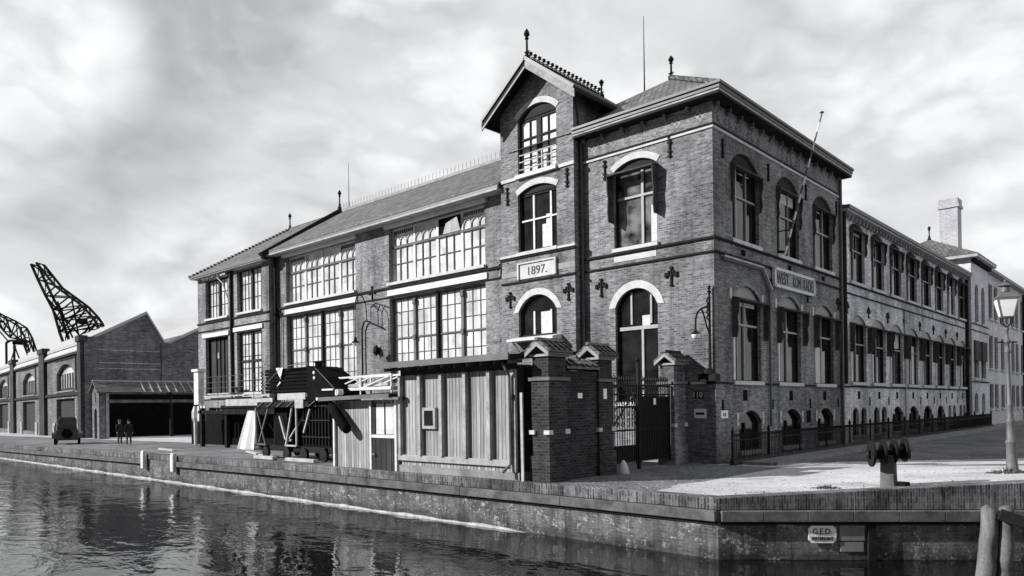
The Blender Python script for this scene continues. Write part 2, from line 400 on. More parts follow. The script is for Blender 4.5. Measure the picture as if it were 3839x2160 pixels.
def hood(win, F, u0, u1, z, out=.5, drop=1.5, mat='hood', top=None, lowz=None):
    mb = MB()
    mb.hexa([F(u0, z - .04, .0), F(u1, z - .04, .0), F(u1, z - .1, out), F(u0, z - .1, out), F(u0, z + .06, .0), F(u1, z + .06, .0), F(u1, z - .03, out), F(u0, z - .03, out)])
    for u in (u0, u1 - .04):
        pl = [(0.02, z - .05), (out - .02, z - .1), (out - .04, z - drop * .35), (out - .10, z - drop * .5), (out - .06, z - drop * .8), (out - .12, z - drop), (.02, z - drop)]
        i = len(mb.v); n = len(pl)
        mb.v += [F(u, q, d) for d, q in pl] + [F(u + .04, q, d) for d, q in pl]
        mb.f.append(tuple(range(i, i + n))[::-1]); mb.f.append(tuple(range(i + n, i + 2 * n)))
        for k in range(n): mb.f.append((i + k, i + (k + 1) % n, i + n + (k + 1) % n, i + n + k))
    return mb.build('awning', mat, win)
def anchor(parent, F, u, z, s=.38, cross=True):
    mb = MB(); mb.fbox(F, u - .026, u + .026, z - s, z + s, .0, .06)
    mb.fbox(F, u - .06, u + .06, z - s - .05, z - s + .03, .0, .07); mb.fbox(F, u - .06, u + .06, z + s - .03, z + s + .05, .0, .07)
    if cross:
        mb.fbox(F, u - s * .7, u + s * .7, z - .022 + .06, z + .022 + .06, .005, .065)
        for k in (-1, 1):
            mb.fbox(F, u + k * s * .7 - .05, u + k * s * .7 + .05, z - .03, z + .15, .0, .07)
            mb.fbox(F, u + k * .1 - .03, u + k * .1 + .03, z + .12, z + .22, .0, .066)
    else:
        mb.fbox(F, u - .075, u + .075, z + s * .35, z + s * .6, .002, .067); mb.fbox(F, u - .075, u + .075, z - s * .6, z - s * .4, .002, .067)
    return mb.build('wall_anchor', 'anchor', parent)
def finial(parent, c, h, mat='iron', name='finial'):
    mb = MB(); mb.lathe(c, [(.14, -.15), (.14, .06 * h), (.07, .12 * h), (.09, .2 * h), (.05, .24 * h), (.045, .62 * h), (.1, .66 * h), (.05, .7 * h), (.13, .8 * h), (.11, .88 * h), (.02, h)], 10)
    mb.box(c[0] - .13, c[0] + .13, c[1] - .03, c[1] + .03, c[2] + .2 * h, c[2] + .23 * h)
    return mb.build(name, mat, parent)
def crest(parent, a, b, n, h, mat='iron', thin=.018, fancy=False):
    a = Vector(a); b = Vector(b); mb = MB(); mb.bar(a + Vector((0, 0, .03)), b + Vector((0, 0, .03)), .05, .07)
    for k in range(n + 1):
        p = a.lerp(b, k / n); mb.bar(p, p + Vector((0, 0, h)), thin, thin)
        if fancy:
            mb.lathe((p.x, p.y, p.z), [(.02, h * .5), (.09, h * .62), (.05, h * .75), (.1, h * .85), (.01, h * 1.05)], 6)
            if k < n:
                q = a.lerp(b, (k + .5) / n); mb.bar(q, q + Vector((0, 0, h * .45)), thin, thin); mb.bar(p + Vector((0, 0, h * .3)), q + Vector((0, 0, h * .42)), .03); 
                mb.bar(q + Vector((0, 0, h * .42)), a.lerp(b, (k + 1) / n) + Vector((0, 0, h * .3)), .03)
    return mb.build('ridge_crest', mat, parent)
def pipe(parent, pts, r=.055, mat='gutter'):
    mb = MB(); mb.tube(pts, r, 8); return mb.build('downpipe', mat, parent)

# ------------------------------------------------------------------ corner office building
F0, S0, FG = FR(0), SD(0), FR(-.45)
ob = thing('office_building', 'tall brick corner building with gabled hoist tower, 1897 plaque and wide overhanging cornice', 'building', (0, 0, 0))
door = Op(-4.33, -2.37, 2.3, 6.1, 6.8); tw = Op(-4.33, -2.33, 8.45, 11.55, 11.88)
mb = MB(); wall(mb, F0, -6.0, 0, 0, 13.4, [door, tw])
sideU = [Op(1.4, 3.85, 8.43, 11.3, 11.88), Op(5.55, 7.95, 8.43, 11.3, 11.88), Op(9.6, 12.05, 8.43, 11.3, 11.88)]
sideL = [Op(1.4, 3.9, 3.05, 6.2, 6.75), Op(5.5, 8.0, 3.05, 6.2, 6.75), Op(9.6, 12.05, 3.05, 6.2, 6.75)]
sideB = [Op(1.85, 3.85, .35, 1.45, 1.92), Op(5.85, 7.95, .35, 1.45, 1.94), Op(9.85, 11.85, .35, 1.45, 1.94)]
wall(mb, S0, 0, 13.1, 0, 13.4, sideU + sideL + sideB)
mb.poly([(0, 13.1, 11), (-10, 13.1, 11), (-10, 13.1, 13.4), (0, 13.1, 13.4)])
mb.poly([(-10.1, 4, 0), (-10.1, 13.1, 0), (-10.1, 13.1, 13.4), (-10.1, 4, 13.4)])
mb.build('wall', 'brick', ob)
# gabled hoist tower
gl = Op(-9.17, -7.0, 5.25, 6.35, 7.04); gm = Op(-9.13, -6.93, 8.95, 11.5, 11.8); ga = Op(-9.1, -6.9, 12.35, 14.8, 15.28)
mb = MB(); wall(mb, FG, -10.15, -6.0, 0, 15.3, [gl, gm, ga]); mb.poly([FG(-10.15, 15.3, 0), FG(-6.0, 15.3, 0), FG(-8.0, 16.85, 0)])
for x in (-10.15, -6.0): mb.poly([(x, -.45, 0), (x, 4, 0), (x, 4, 15.3), (x, -.45, 15.3)])
mb.build('gable_wall', 'brick', ob)
gr = MB()
for s in (-1, 1):
    a = (-8.0, 16.93); b2 = (-8.0 + s * 2.62, 14.93); t = .12
    gr.hexa([(a[0], -1.12, a[1]), (b2[0], -1.12, b2[1]), (b2[0], 4.6, b2[1]), (a[0], 4.6, a[1]), (a[0], -1.12, a[1] + t), (b2[0], -1.12, b2[1] + t), (b2[0], 4.6, b2[1] + t), (a[0], 4.6, a[1] + t)])
gro = gr.build('gable_roof', 'tile_dark', ob)
for s in (-1, 1):
    bb = MB(); a = Vector((-8.0, -1.16, 16.85)); b2 = Vector((-8.0 + s * 2.62, -1.16, 14.85))
    bb.hexa([a + Vector((0, 0, -.27)), b2 + Vector((0, 0, -.27)), b2 + Vector((0, .04, -.27)), a + Vector((0, .04, -.27)), a + Vector((0, 0, .08)), b2 + Vector((0, 0, .08)), b2 + Vector((0, .04, .08)), a + Vector((0, .04, .08))])
    bb.build('barge_board', 'grey_wood' if s > 0 else 'dark', gro)
    if s < 0: wl_ = MB(); wl_.bar(a + Vector((0, -.012, -.235)), b2 + Vector((0, -.012, -.235)), .03, .07); wl_.build('barge_trim', 'offwhite', gro)
    bt = MB(); bt.bar(a + Vector((0, .0, .16)), b2 + Vector((0, .0, .16)), .12, .14); bt.build('verge_trim', 'gutter', gro)
    eg = MB(); eg.box(-8 + s * 2.62 - .07, -8 + s * 2.62 + .07, -1.1, 4.0, 14.8, 14.93); eg.build('gutter', 'dark', gro)
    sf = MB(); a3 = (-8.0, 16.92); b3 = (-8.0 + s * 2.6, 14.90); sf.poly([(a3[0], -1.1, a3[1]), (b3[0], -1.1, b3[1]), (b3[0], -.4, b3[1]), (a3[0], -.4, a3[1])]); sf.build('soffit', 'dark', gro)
crest(gro, (-8, -.75, 17.06), (-8, 4.2, 17.06), 17, .34, fancy=True)
finial(gro, (-8, -1.0, 17.05), 1.25); finial(gro, (-8, 4.4, 17.05), .8)
# hipped tile roof
rf = MB(); e = [(-9.6, -.5, 13.5), (.5, -.5, 13.5), (.5, 13.5, 13.5), (-9.6, 13.5, 13.5)]; r0, r1 = (-4.5, 4.9, 16.95), (-4.5, 9.0, 16.95)
rf.poly([e[0], e[1], r0]); rf.poly([e[1], e[2], r1, r0]); rf.poly([e[2], e[3], r1]); rf.poly([e[3], e[0], r0, r1])
rfo = rf.build('roof', 'tile', ob)
hp = MB()
for k in range(26):
    t = k / 26; p = Vector(r0).lerp(Vector(e[1]), t); hp.box(p.x - .1, p.x + .1, p.y - .1, p.y + .1, p.z, p.z + .13)
hp.bar(r0, r1, .22, .2); hp.build('ridge_tile', 'tile', rfo)
finial(rfo, (r0[0], r0[1], r0[2] + .05), 1.0)
mm = MB(); mm.tube([(-5.6, 4.4, 16.4), (-5.6, 4.4, 20.0)], [.035, .012], 6); mm.build('lightning_rod', 'iron', rfo)
def lring(d, u0=-5.97, v1=13.3, i=0.0): return [(u0, -i), (u0, -d), (d, -d), (d, v1), (i, v1), (i, -i)]
mb = MB(); mb.prism(lring(.56), 13.29, 13.37); mb.build('cornice_board', 'offwhite', ob)
mb = MB(); mb.prism(lring(.60), 13.372, 13.5); mb.prism(lring(.66, i=.3), 13.502, 13.6); mb.build('cornice', 'gutter', ob)
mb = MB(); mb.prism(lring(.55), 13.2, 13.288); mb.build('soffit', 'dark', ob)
mb = MB(); mb.prism(lring(.055, v1=13.1), 12.24, 12.34); mb.build('string_course', 'stone', ob)
for d_, z0, z1 in ((.09, 12.342, 12.40), (.09, 8.22, 8.3), (.07, 7.72, 7.79), (.06, 2.93, 3.0)):
    mb = MB(); mb.prism(lring(d_, v1=13.1), z0, z1); mb.build('string_course', 'band', ob)
# glazed-brick ornament and corbels of the frieze
for F, ua, ub in ((F0, -5.85, -.1), (S0, .1, 13.0)):
    fr = MB(); u = ua + .1
    while u < ub - .3:
        for k in range(4): fr.fbox(F, u - .05, u + .05, 12.52 + k * .16, 12.6 + k * .16, -.05, .008)
        c = u + .48
        for k, (du, dz) in enumerate(((0, 0), (-.1, .11), (.1, .11), (-.2, .22), (.2, .22), (0, .22), (-.1, .33), (.1, .33))):
            if c + .2 < ub: fr.fbox(F, c + du - .055, c + du + .055, 12.58 + dz, 12.69 + dz, -.05, .009)
        u += .96
    fr.build('frieze_ornament', 'stone_grey', ob)
    u = ua + .1
    while u < ub:
        cb = MB(); cb.fprism(lambda a, b, d, F=F: F(u + d, b, a), [(-.05, 12.98), (.06, 12.98), (.08, 13.06), (.18, 13.06), (.18, 13.2), (-.05, 13.2)], -.05, .05); cb.build('corbel', 'brick', ob); u += .96
# gable string courses
for z0, z1, m_, d in ((12.2, 12.34, 'stone', .06), (8.82, 8.92, 'stone', .09), (8.72, 8.818, 'band', .06), (7.64, 7.72, 'band', .06), (2.9, 3.0, 'band', .05)):
    s = MB()
    if z0 > 12: s.fbox(FG, -10.16, -9.2, z0, z1, -.03, d); s.build('string_course', m_, ob); s = MB(); s.fbox(FG, -6.8, -5.96, z0, z1, -.03, d)
    else: s.fbox(FG, -10.17, -5.94, z0, z1, -.03, d)
    s.build('string_course', m_, ob)
s = MB(); s.fbox(FG, -10.155, -9.2, 7.95, 8.2, -.03, .012); s.build('string_course', 'stone_grey', ob); s = MB(); s.fbox(FG, -6.94, -5.995, 7.95, 8.2, -.03, .012); s.build('string_course', 'stone_grey', ob)
s = MB(); s.fbox(F0, -4.35, -2.4, 7.93, 8.15, -.03, .014); s.build('string_course', 'stone', ob)
pq = MB(); pq.fbox(FG, -9.15, -6.95, 7.78, 8.5, -.03, .05); pqo = pq.build('date_plaque', 'stone', ob)
p2 = MB(); p2.fbox(FG, -9.15, -6.95, 8.43, 8.5, .05, .11); p2.fbox(FG, -9.15, -9.06, 7.78, 8.43, .05, .11); p2.fbox(FG, -7.04, -6.95, 7.78, 8.43, .05, .11); p2.build('plaque_frame', 'stone', pqo)
text('date_lettering', '1897.', 'ink', pqo, FG, -8.0, 8.1, .052, 1.05, .36)
# front windows
w = window(ob, FG, gl, mull=[(.36, .09), (.80, .09)], arch='stone', archw=.28, curtain=[(.52, .78, .05, .95)], sill=None, fmat='dark', mm='white')
cn = MB(); cn.hexa([FG(-9.35, 5.02, 0), FG(-6.75, 5.02, 0), FG(-6.75, 5.02, .62), FG(-9.35, 5.02, .62), FG(-9.35, 5.24, 0), FG(-6.75, 5.24, 0), FG(-6.75, 5.12, .62), FG(-9.35, 5.12, .62)])
cn.build('sill', 'white', w)
for u in (-9.1, -7.1):
    k = MB(); k.bar(FG(u, 4.55, .03), FG(u, 5.02, .5), .06); k.build('sill_bracket', 'white', w)
window(ob, FG, gm, mull=[(.36, .09), (.80, .09)], trans=[(10.35, .07)], arch='stone', tymp='dark', curtain=[(.56, .77, .05, .44), (.66, .77, .44, .6)], fmat='dark', mm='white')
w = window(ob, FG, ga, mull=[(.5, .26), (.27, .04), (.74, .04)], trans=[(13.95, .06)], tymp='dark', arch='stone', fmat='bars', pmat='gwhite', sill=None, name='hoist_door')
s = MB(); s.fbox(FG, -9.15, -6.85, 12.2, 12.36, -.22, .16); s.build('sill', 'white', w)
rl = MB()
for z in (12.62, 12.95, 13.25): rl.fbox(FG, -9.05, -6.95, z - .022, z + .022, -.06, -.02)
for u in (-8.0, -7.75, -7.2): rl.fbox(FG, u - .03, u + .03, 12.36, 13.25, -.055, -.025)
rl.build('guard_rail', 'offwhite', w)
w = window(ob, F0, tw, mull=[(.62, .11)], trans=[(10.45, .09)], tymp='dark', arch='stone', fmat='dark', mm='frame', pmat='gmottle', curtain=[(.8, .93, .03, .5), (.86, .95, .62, .9)])
hood(w, F0, -4.42, -2.28, 11.42, out=.42, drop=1.9)
w = window(ob, F0, door, mull=[(.34, .08, 5.3, 6.7), (.8, .08, 5.3, 6.7), (.6, .1, 2.3, 5.2)], trans=[(5.24, .14)], arch='stone', archw=.3, fmat='dark', mm='frame', curtain=[(.58, .76, .79, .9)], name='door_window')
for u in (-9.65, -6.35): anchor(ob, FG, u, 6.95, .31)
anchor(ob, F0, -5.0, 7.0, .32); anchor(ob, F0, -1.75, 7.05, .32)
for F, u, z in ((F0, -4.75, 11.75), (F0, -1.75, 11.95), (FG, -6.35, 11.7), (FG, -9.75, 11.6)): anchor(ob, F, u, z, .34, False)
pipe(ob, [(-5.85, -.12, 13.1), (-5.85, -.12, .1)], .065)
pipe(ob, [(-5.93, -.3, 15.0), (-5.93, -.1, 13.6)], .04)
# street side windows
CR = random.Random(11)
def drape(k=None):
    k = CR.random() if k is None else k
    return [] if k < .35 else [(.06, .94, .93, .995)] if k < .5 else [(.06, .28, .02, .9)] if k < .65 else [(.08, .3, .05, .6), (.72, .93, .02, .8)] if k < .8 else [(.05, .95, .7, .99)] if k < .9 else [(.35, .6, .02, .55)]
for o in sideU:
    w = window(ob, S0, o, curtain=[(.32, .94, .82, .97)] if o is sideU[1] else [], mull=[(.3, .09), (.66, .05)], trans=[(o.zb + 1.75, .06)], fw=.06, tymp='dark', fmat='dark', mm='frame')
    hood(w, S0, o.u0 - .02, o.u1 + .04, 11.22, out=.22, drop=1.4)
for o in sideL:
    w = window(ob, S0, o, curtain=drape(), mull=[(.28, .06), (.52, .05)], trans=[(5.25, .08)], fw=.06, tymp='hood_pale', arch='brick_side', archw=.2, fmat='dark', mm='frame')
    hood(w, S0, o.u0 - .05, o.u1 + .25, 6.2, out=.33, drop=1.5)
    lb = MB(); lb.fbox(S0, o.u0 - .02, o.u0 + .12, 3.1, 4.7, -.02, .05); lb.build('shutter_slat', 'white', w)
    for u in (o.u0 - .22, o.u1 + .05):
        q = MB(); q.fbox(S0, u, u + .17, 6.15, 6.55, -.05, .03); q.build('impost_stone', 'stone', ob)
for o in sideB:
    window(ob, S0, o, mull=[(.4, .1)], fmat='dark', sill='stone_grey', arch='brick_side', archw=.16, name='basement_window')
    for u in (o.u0 - .2, o.u1 + .04):
        q = MB(); q.fbox(S0, u, u + .16, 1.35, 1.85, -.05, .025); q.build('impost_stone', 'stone', ob)
for u in (2.4, 6.85, 10.8):
    q = MB(); q.fbox(S0, u - .18, u + .18, 2.3, 2.72, -.06, .012); q.build('vent', 'black', ob)
    q = MB(); q.fbox(S0, u - .18, u + .18, 7.9, 8.12, -.06, .012); q.build('vent', 'black', ob)
for u in (.55, 4.95, 9.0, 12.6):
    q = MB(); q.fbox(S0, u - .08, u + .08, 1.95, 2.35, -.06, .012); q.build('vent', 'black', ob)
q = MB(); q.fbox(S0, 8.55, 9.05, 1.3, 1.85, -.06, .012); q.build('vent', 'black', ob)
for u in (4.75, 8.8, 12.7): anchor(ob, S0, u, 7.0, .25)
for u in (.75, 4.75, 8.75, 12.6): anchor(ob, S0, u, 11.65, .3, False)
pipe(ob, [(.1, .5, 7.55), (.1, 3.75, 7.55), (.1, 4.55, 6.75), (.1, 4.55, 1.25)], .055)
g_ = MB(); g_.bar((.16, .45, 7.62), (.16, 3.8, 7.62), .1, .07); g_.bar((.16, 3.8, 7.62), (.16, 4.62, 6.82), .1, .07); g_.build('flashing', 'offwhite', ob)
pipe(ob, [(.1, 13.0, 13.2), (.1, 13.0, .1)], .075)
# street name board between the floors
sb = MB(); sb.fbox(S0, 5.0, 9.3, 7.05, 7.78, .04, .12); sbo = sb.build('street_name_board', 'stone_grey', ob)
sf = MB()
for a in ((5.0, 9.3, 7.7, 7.82), (5.0, 9.3, 7.0, 7.12), (4.95, 5.08, 7.0, 7.82), (9.22, 9.35, 7.0, 7.82)): sf.fbox(S0, *a, .04, .17)
sf.build('board_frame', 'white', sbo)
text('street_lettering', 'WEST', 'ink', sbo, S0, 5.85, 7.41, .122, 1.25, .46); text('street_lettering', 'KOM', 'ink', sbo, S0, 7.35, 7.41, .122, .85, .46); text('street_lettering', 'KADE', 'ink', sbo, S0, 8.6, 7.41, .122, 1.05, .46)
for nm, a, F in (('notice', (-.86, -.38, 1.68, 2.02), F0), ('notice', (.35, .9, 1.66, 1.95), S0)):
    q = MB(); q.fbox(F, *a, .0, .03); no = q.build(nm, 'sign', ob)
    if F is F0: k = MB(); k.fbox(F, -.8, -.44, 1.8, 1.89, .03, .034); k.build('notice_print', 'ink', no)
    else: text('notice_print', '10', 'gutter', no, F, .62, 1.8, .032, .22, .14)
q = MB(); q.fbox(F0, -.9, -.48, 2.42, 2.68, .0, .03); no = q.build('house_number_plate', 'dark', ob); text('number_lettering', '110', 'sign', no, F0, -.69, 2.55, .032, .36, .2)
q = MB(); q.fbox(F0, -.95, -.35, 2.93, 3.02, .062, .1); q.build('ledge_stone', 'white', ob)

# ------------------------------------------------------------------ factory hall
fh = thing('factory_hall', 'long two storey brick hall with four huge white paned windows and tiled roof', 'building', (-20, 0, 0))
HU = [Op(-18.9, -11.65, 8.87, 11.78), Op(-29.35, -21.95, 8.87, 11.78)]; HL = [Op(-18.9, -11.65, 3.5, 8.07), Op(-29.35, -21.95, 3.5, 8.07)]
mb = MB(); wall(mb, F0, -30.6, -10.15, 0, 12.1, HU + HL, .4); mb.poly([(-30.6, 10, 0), (-10.15, 10, 0), (-10.15, 10, 12), (-30.6, 10, 12)]); mb.build('wall', 'brick_hall', fh)
rf = MB(); rf.hexa([(-30.6, -.62, 12.18), (-10.15, -.62, 12.18), (-10.15, 5, 15.7), (-30.6, 5, 15.7), (-30.6, -.62, 12.3), (-10.15, -.62, 12.3), (-10.15, 5, 15.82), (-30.6, 5, 15.82)])
rf.poly([(-30.6, 5, 15.8), (-10.15, 5, 15.8), (-10.15, 10.6, 12.2), (-30.6, 10.6, 12.2)]); rfo = rf.build('roof', 'tile', fh)
rt = MB(); rt.box(-30.4, -10.15, 4.9, 5.1, 15.78, 15.93); rt.build('ridge_tile', 'stone_grey', rfo)
crest(rfo, (-30.2, 5, 15.92), (-10.4, 5, 15.92), 60, .45, 'gutter', .02)
mm = MB(); mm.tube([(-31.0 + 1.4, 5.0, 15.9), (-29.6, 5.0, 19.0)], [.03, .012], 6); mm.build('lightning_rod', 'iron', rfo)
mb = MB(); mb.box(-30.58, -10.17, -.66, -.36, 12.06, 12.2); mb.build('gutter', 'gutter', fh)
mb = MB(); mb.box(-30.58, -10.17, -.7, -.08, 11.97, 12.05); mb.build('cornice_board', 'offwhite', fh)
for o in HU:
    s = MB(); s.fbox(F0, o.u0 - .2, o.u1 + .22, 11.79, 11.96, -.1, .2); s.build('lintel', 'white', fh)
for o in HL:
    s = MB(); s.fbox(F0, o.u0 - .1, o.u1 + .15, 8.2, 8.5, -.1, .07); s.build('lintel', 'white', fh)
s = MB(); s.fbox(F0, -30.6, -10.15, 8.58, 8.68, -.03, .09); s.build('string_course', 'band', fh); s = MB(); s.fbox(F0, -30.6, -10.15, 8.1, 8.17, -.03, .05); s.build('string_course', 'band', fh)
s = MB(); s.fbox(F0, -30.6, -10.15, 3.25, 3.4, -.03, .08); s.build('string_course', 'stone_grey', fh)
for k, o in enumerate(HU):
    w = window(fh, F0, o, mull=[(.25, .16), (.5, .18), (.75, .16)], fmat='white', pmat='gwhite', dep=-.3, rev=.4, sillout=.16, fw=.1)
    g = MB(); ga_ = MB(); W = (o.u1 - o.u0) / 4
    for j in range(4):
        a = o.u0 + W * j + .08; b_ = o.u0 + W * (j + 1) - .08
        for t in (1, 2):
            u = a + (b_ - a) * t / 3; g.fbox(F0, u - .03, u + .03, o.zb + .1, 11.1, -.31, -.26)
        g.fbox(F0, a, b_, 9.87, 9.92, -.31, -.265); g.fbox(F0, a - .08, b_ + .08, 10.74, 10.86, -.31, -.22)
        for t in range(3):
            ua, ub = a + (b_ - a) * t / 3 + .02, a + (b_ - a) * (t + 1) / 3 - .02
            A = arc(ua, ub, 11.08, 11.08 + (ub - ua) * .46, 8)
            if not (k == 0 and j == 2):
                for p, q in zip(A, A[1:]): ga_.bar(F0(p[0], p[1], -.285), F0(q[0], q[1], -.285), .045, .04)
        if j in (0, 3):
            for t in range(10):
                u = a + (b_ - a) * (t + .5) / 10; g.fbox(F0, u - .035, u + .035, 11.5, 11.7, -.31, -.27)
    g.build('glazing_bar', 'hall_bars', w); ga_.build('arched_head', 'frame', w)
    if k == 0:   # hopper tilted open
        h = MB(); ua, ub = o.u0 + W * 2 + .09, o.u0 + W * 3 - .08
        h.fbox(F0, ua, ub, 10.87, 11.68, -.305, -.27); h.build('open_gap', 'black', w)
        h = MB(); h.hexa([F0(ua + .02, 10.87, -.2), F0(ub - .02, 10.87, -.2), F0(ub - .02, 10.87, -.24), F0(ua + .02, 10.87, -.24), F0(ua + .02, 11.5, .12), F0(ub - .02, 11.5, .12), F0(ub - .02, 11.5, .08), F0(ua + .02, 11.5, .08)]) if False else None
        h.hexa([F0(ua + .35, 10.87, -.26), F0(ub - .02, 10.87, -.26), F0(ub - .02, 11.5, -.02), F0(ua + .8, 11.3, -.06), F0(ua + .35, 10.88, -.22), F0(ub - .02, 10.88, -.22), F0(ub - .02, 11.51, .01), F0(ua + .8, 11.31, -.03)])
        h.build('hopper_sash', 'gwhite', w)
for o in HL:
    w = window(fh, F0, o, fmat='hall_bars', pmat='gwhite', dep=-.3, rev=.4, sill='stone_grey', fw=.12)
    g = MB(); W = (o.u1 - o.u0) / 4
    cm = MB(); cm.fbox(F0, o.u0 + 2 * W - .085, o.u0 + 2 * W + .085, o.zb, o.zs, -.34, -.15); cm.build('mullion', 'dark', w)
    for j in range(4):
        a = o.u0 + W * j + .09; b_ = o.u0 + W * (j + 1) - .09
        for t in (1, 2):
            u = a + (b_ - a) * t / 3; g.fbox(F0, u - .017, u + .017, o.zb + .1, o.zs, -.305, -.28)
        for z in (4.35, 5.12, 6.62, 7.32): g.fbox(F0, a, b_, z - .017, z + .017, -.305, -.282)
        g.fbox(F0, a, b_, 5.88, 5.96, -.31, -.25)
    for j in (1, 3):
        for z in (5.9, 7.75): u = o.u0 + W * j; g.fbox(F0, u - .1, u + .1, z - .13, z + .13, -.34, -.14)
    g.build('glazing_bar', 'hall_bars', w)
    for j in (1, 3):
        g = MB(); u = o.u0 + W * j; g.fbox(F0, u - .09, u + .09, o.zb, o.zs, -.34, -.2); g.build('mullion', 'string_stone', w)
for u, z in ((-10.6, 8.55), (-20.4, 8.5), (-30.1, 8.2)): anchor(fh, F0, u, z, .36)
q = MB(); q.lathe((-19.9, -.16, 5.35), [(.02, -.3), (.2, -.1), (.16, .12), (.02, .3)], 8); q.build('wall_anchor', 'anchor', fh)
q = MB(); q.fbox(F0, -11.2, -10.7, 5.2, 5.32, .0, .04); q.build('wall_plate', 'gutter', fh)
pipe(fh, [(-30.35, -.2, 12), (-30.35, -.2, .1)], .09, 'dark'); pipe(fh, [(-29.85, -.1, 8), (-29.85, -.1, .1)], .04, 'offwhite')

# ------------------------------------------------------------------ end wing
ew = thing('end_wing', 'hip roofed brick end wing with four tall paned openings beside the loading platform', 'building', (-36, -.5, 0))
FW = FR(-.5); EU = [Op(-39.5, -36.1, 8.75, 11.5), Op(-34.8, -31.5, 8.75, 11.62)]; EL = [Op(-39.6, -36.15, 3.3, 7.35), Op(-34.9, -31.55, 3.36, 7.45)]
EB = [Op(-39.2, -36.6, .6, 2.4), Op(-34.6, -32, .6, 2.4)]
mb = MB(); wall(mb, FW, -40.75, -30.6, 0, 11.95, EU + EL + EB, .4)
for x in (-40.75, -30.6): mb.poly([(x, -.5, -.3), (x, 10, -.3), (x, 10, 11.95), (x, -.5, 11.95)])
mb.build('wall', 'brick_hall', ew)
rf = MB(); A_, B_, C_, D_ = (-40.95, -.95, 11.9), (-30.6, -.95, 11.9), (-30.6, 11.1, 11.9), (-40.95, 11.1, 11.9); p, q = (-37.2, 5, 15.75), (-30.6, 5, 15.75)
rf.poly([A_, B_, q, p]); rf.poly([B_, C_, q]); rf.poly([C_, D_, p, q]); rf.poly([D_, A_, p]); rf.poly([A_, D_, C_, B_]); rfo = rf.build('roof', 'tile', ew)
v = MB(); v.bar((-30.6, -1.05, 12.0), (-30.6, 5, 15.95), .32, .3); v.build('verge_coping', 'dark', rfo)
h_ = MB()
for k in range(30):
    t_ = k / 29; c_ = Vector(A_).lerp(Vector(p), t_); h_.box(c_.x - .1, c_.x + .1, c_.y - .1, c_.y + .1, c_.z, c_.z + .14)
h_.bar(p, q, .2, .2); h_.build('ridge_tile', 'tile', rfo)
finial(rfo, (-37.2, 5, 15.8), 1.2); finial(rfo, (-30.7, 5, 16.1), 1.3)
mb = MB(); mb.box(-41.0, -30.62, -1.01, -.8, 11.78, 11.95); mb.build('gutter', 'gutter', ew)
mb = MB(); mb.box(-40.95, -30.62, -.96, -.48, 11.72, 11.778); mb.build('cornice_board', 'offwhite', ew)
s = MB(); s.fbox(FW, -40.8, -30.55, 8.42, 8.52, -.03, .08); s.build('string_course', 'band', ew); s = MB(); s.fbox(FW, -40.8, -30.55, 7.85, 7.93, -.03, .06); s.build('string_course', 'band', ew)
s = MB(); s.fbox(FW, -40.85, -30.5, 3.0, 3.2, -.03, .12); s.build('string_course', 'offwhite', ew)
for o, dz in ((EU[0], .15), (EU[1], .15), (EL[0], .15), (EL[1], .15)):
    s = MB(); s.fbox(FW, o.u0 - .35, o.u1 + .2, o.zs + .06, o.zs + .34, -.05, .1); s.build('lintel', 'white', ew)
for o in EU + EL[1:]:
    w = window(ew, FW, o, fmat='bars', pmat='gwhite', dep=-.3, rev=.4, sill='stone')
    g = MB(); W = o.u1 - o.u0; g.fbox(FW, o.u0 + W / 2 - .12, o.u0 + W / 2 + .12, o.zb, o.zs, -.34, -.2)
    for a, b_ in ((o.u0 + .1, o.u0 + W / 2 - .12), (o.u0 + W / 2 + .12, o.u1 - .1)):
        for t in (1, 2): u = a + (b_ - a) * t / 3; g.fbox(FW, u - .026, u + .026, o.zb, o.zs, -.305, -.275)
        H = o.zs - o.zb
        for k in range(1, 3 if H < 3.5 else 5):
            n_ = 3 if H < 3.5 else 5; z = o.zb + H * k / n_; g.fbox(FW, a, b_, z - .02, z + .02, -.305, -.278)
        if H > 3.5: g.fbox(FW, a, b_, 5.42, 5.56, -.31, -.23)
    g.build('glazing_bar', 'bars', w)
o = EL[0]; w = window(ew, FW, o, mull=[.33, .5, .67], fmat='black', pmat='plank_dark', dep=-.3, rev=.4, sill=None, name='loading_door')
c_ = MB(); c_.fbox(FW, -38.3, -38.05, 5.9, 6.3, -.29, -.27); c_.build('door_light', 'gpale', w)
for o in EB:
    window(ew, FW, o, mull=[.25, .5, .75], fmat='offwhite', pmat='gdark', dep=-.3, rev=.4, name='basement_window', mw=.14)
br = MB(); br.fbox(FW, -36.6, -35.9, 11.5, 11.7, .0, .3)
for k in range(5): br.lathe((-39.3 + k * .75, -.75, 11.55), [(.03, -.08), (.1, 0), (.03, .12)], 6)
br.tube([(-37.6, -.6, 11.6), (-36.9, -.75, 11.3), (-36.2, -.8, 10.9), (-35.9, -.62, 9.9)], .04, 6)
br.build('insulator_bracket', 'offwhite', ew)
mb = MB(); mb.tube([(-35.5, -.6, 11.7), (-35.5, -.6, 8.2), (-35.4, -.6, .2)], .1, 8); mb.build('downpipe', 'dark', ew)

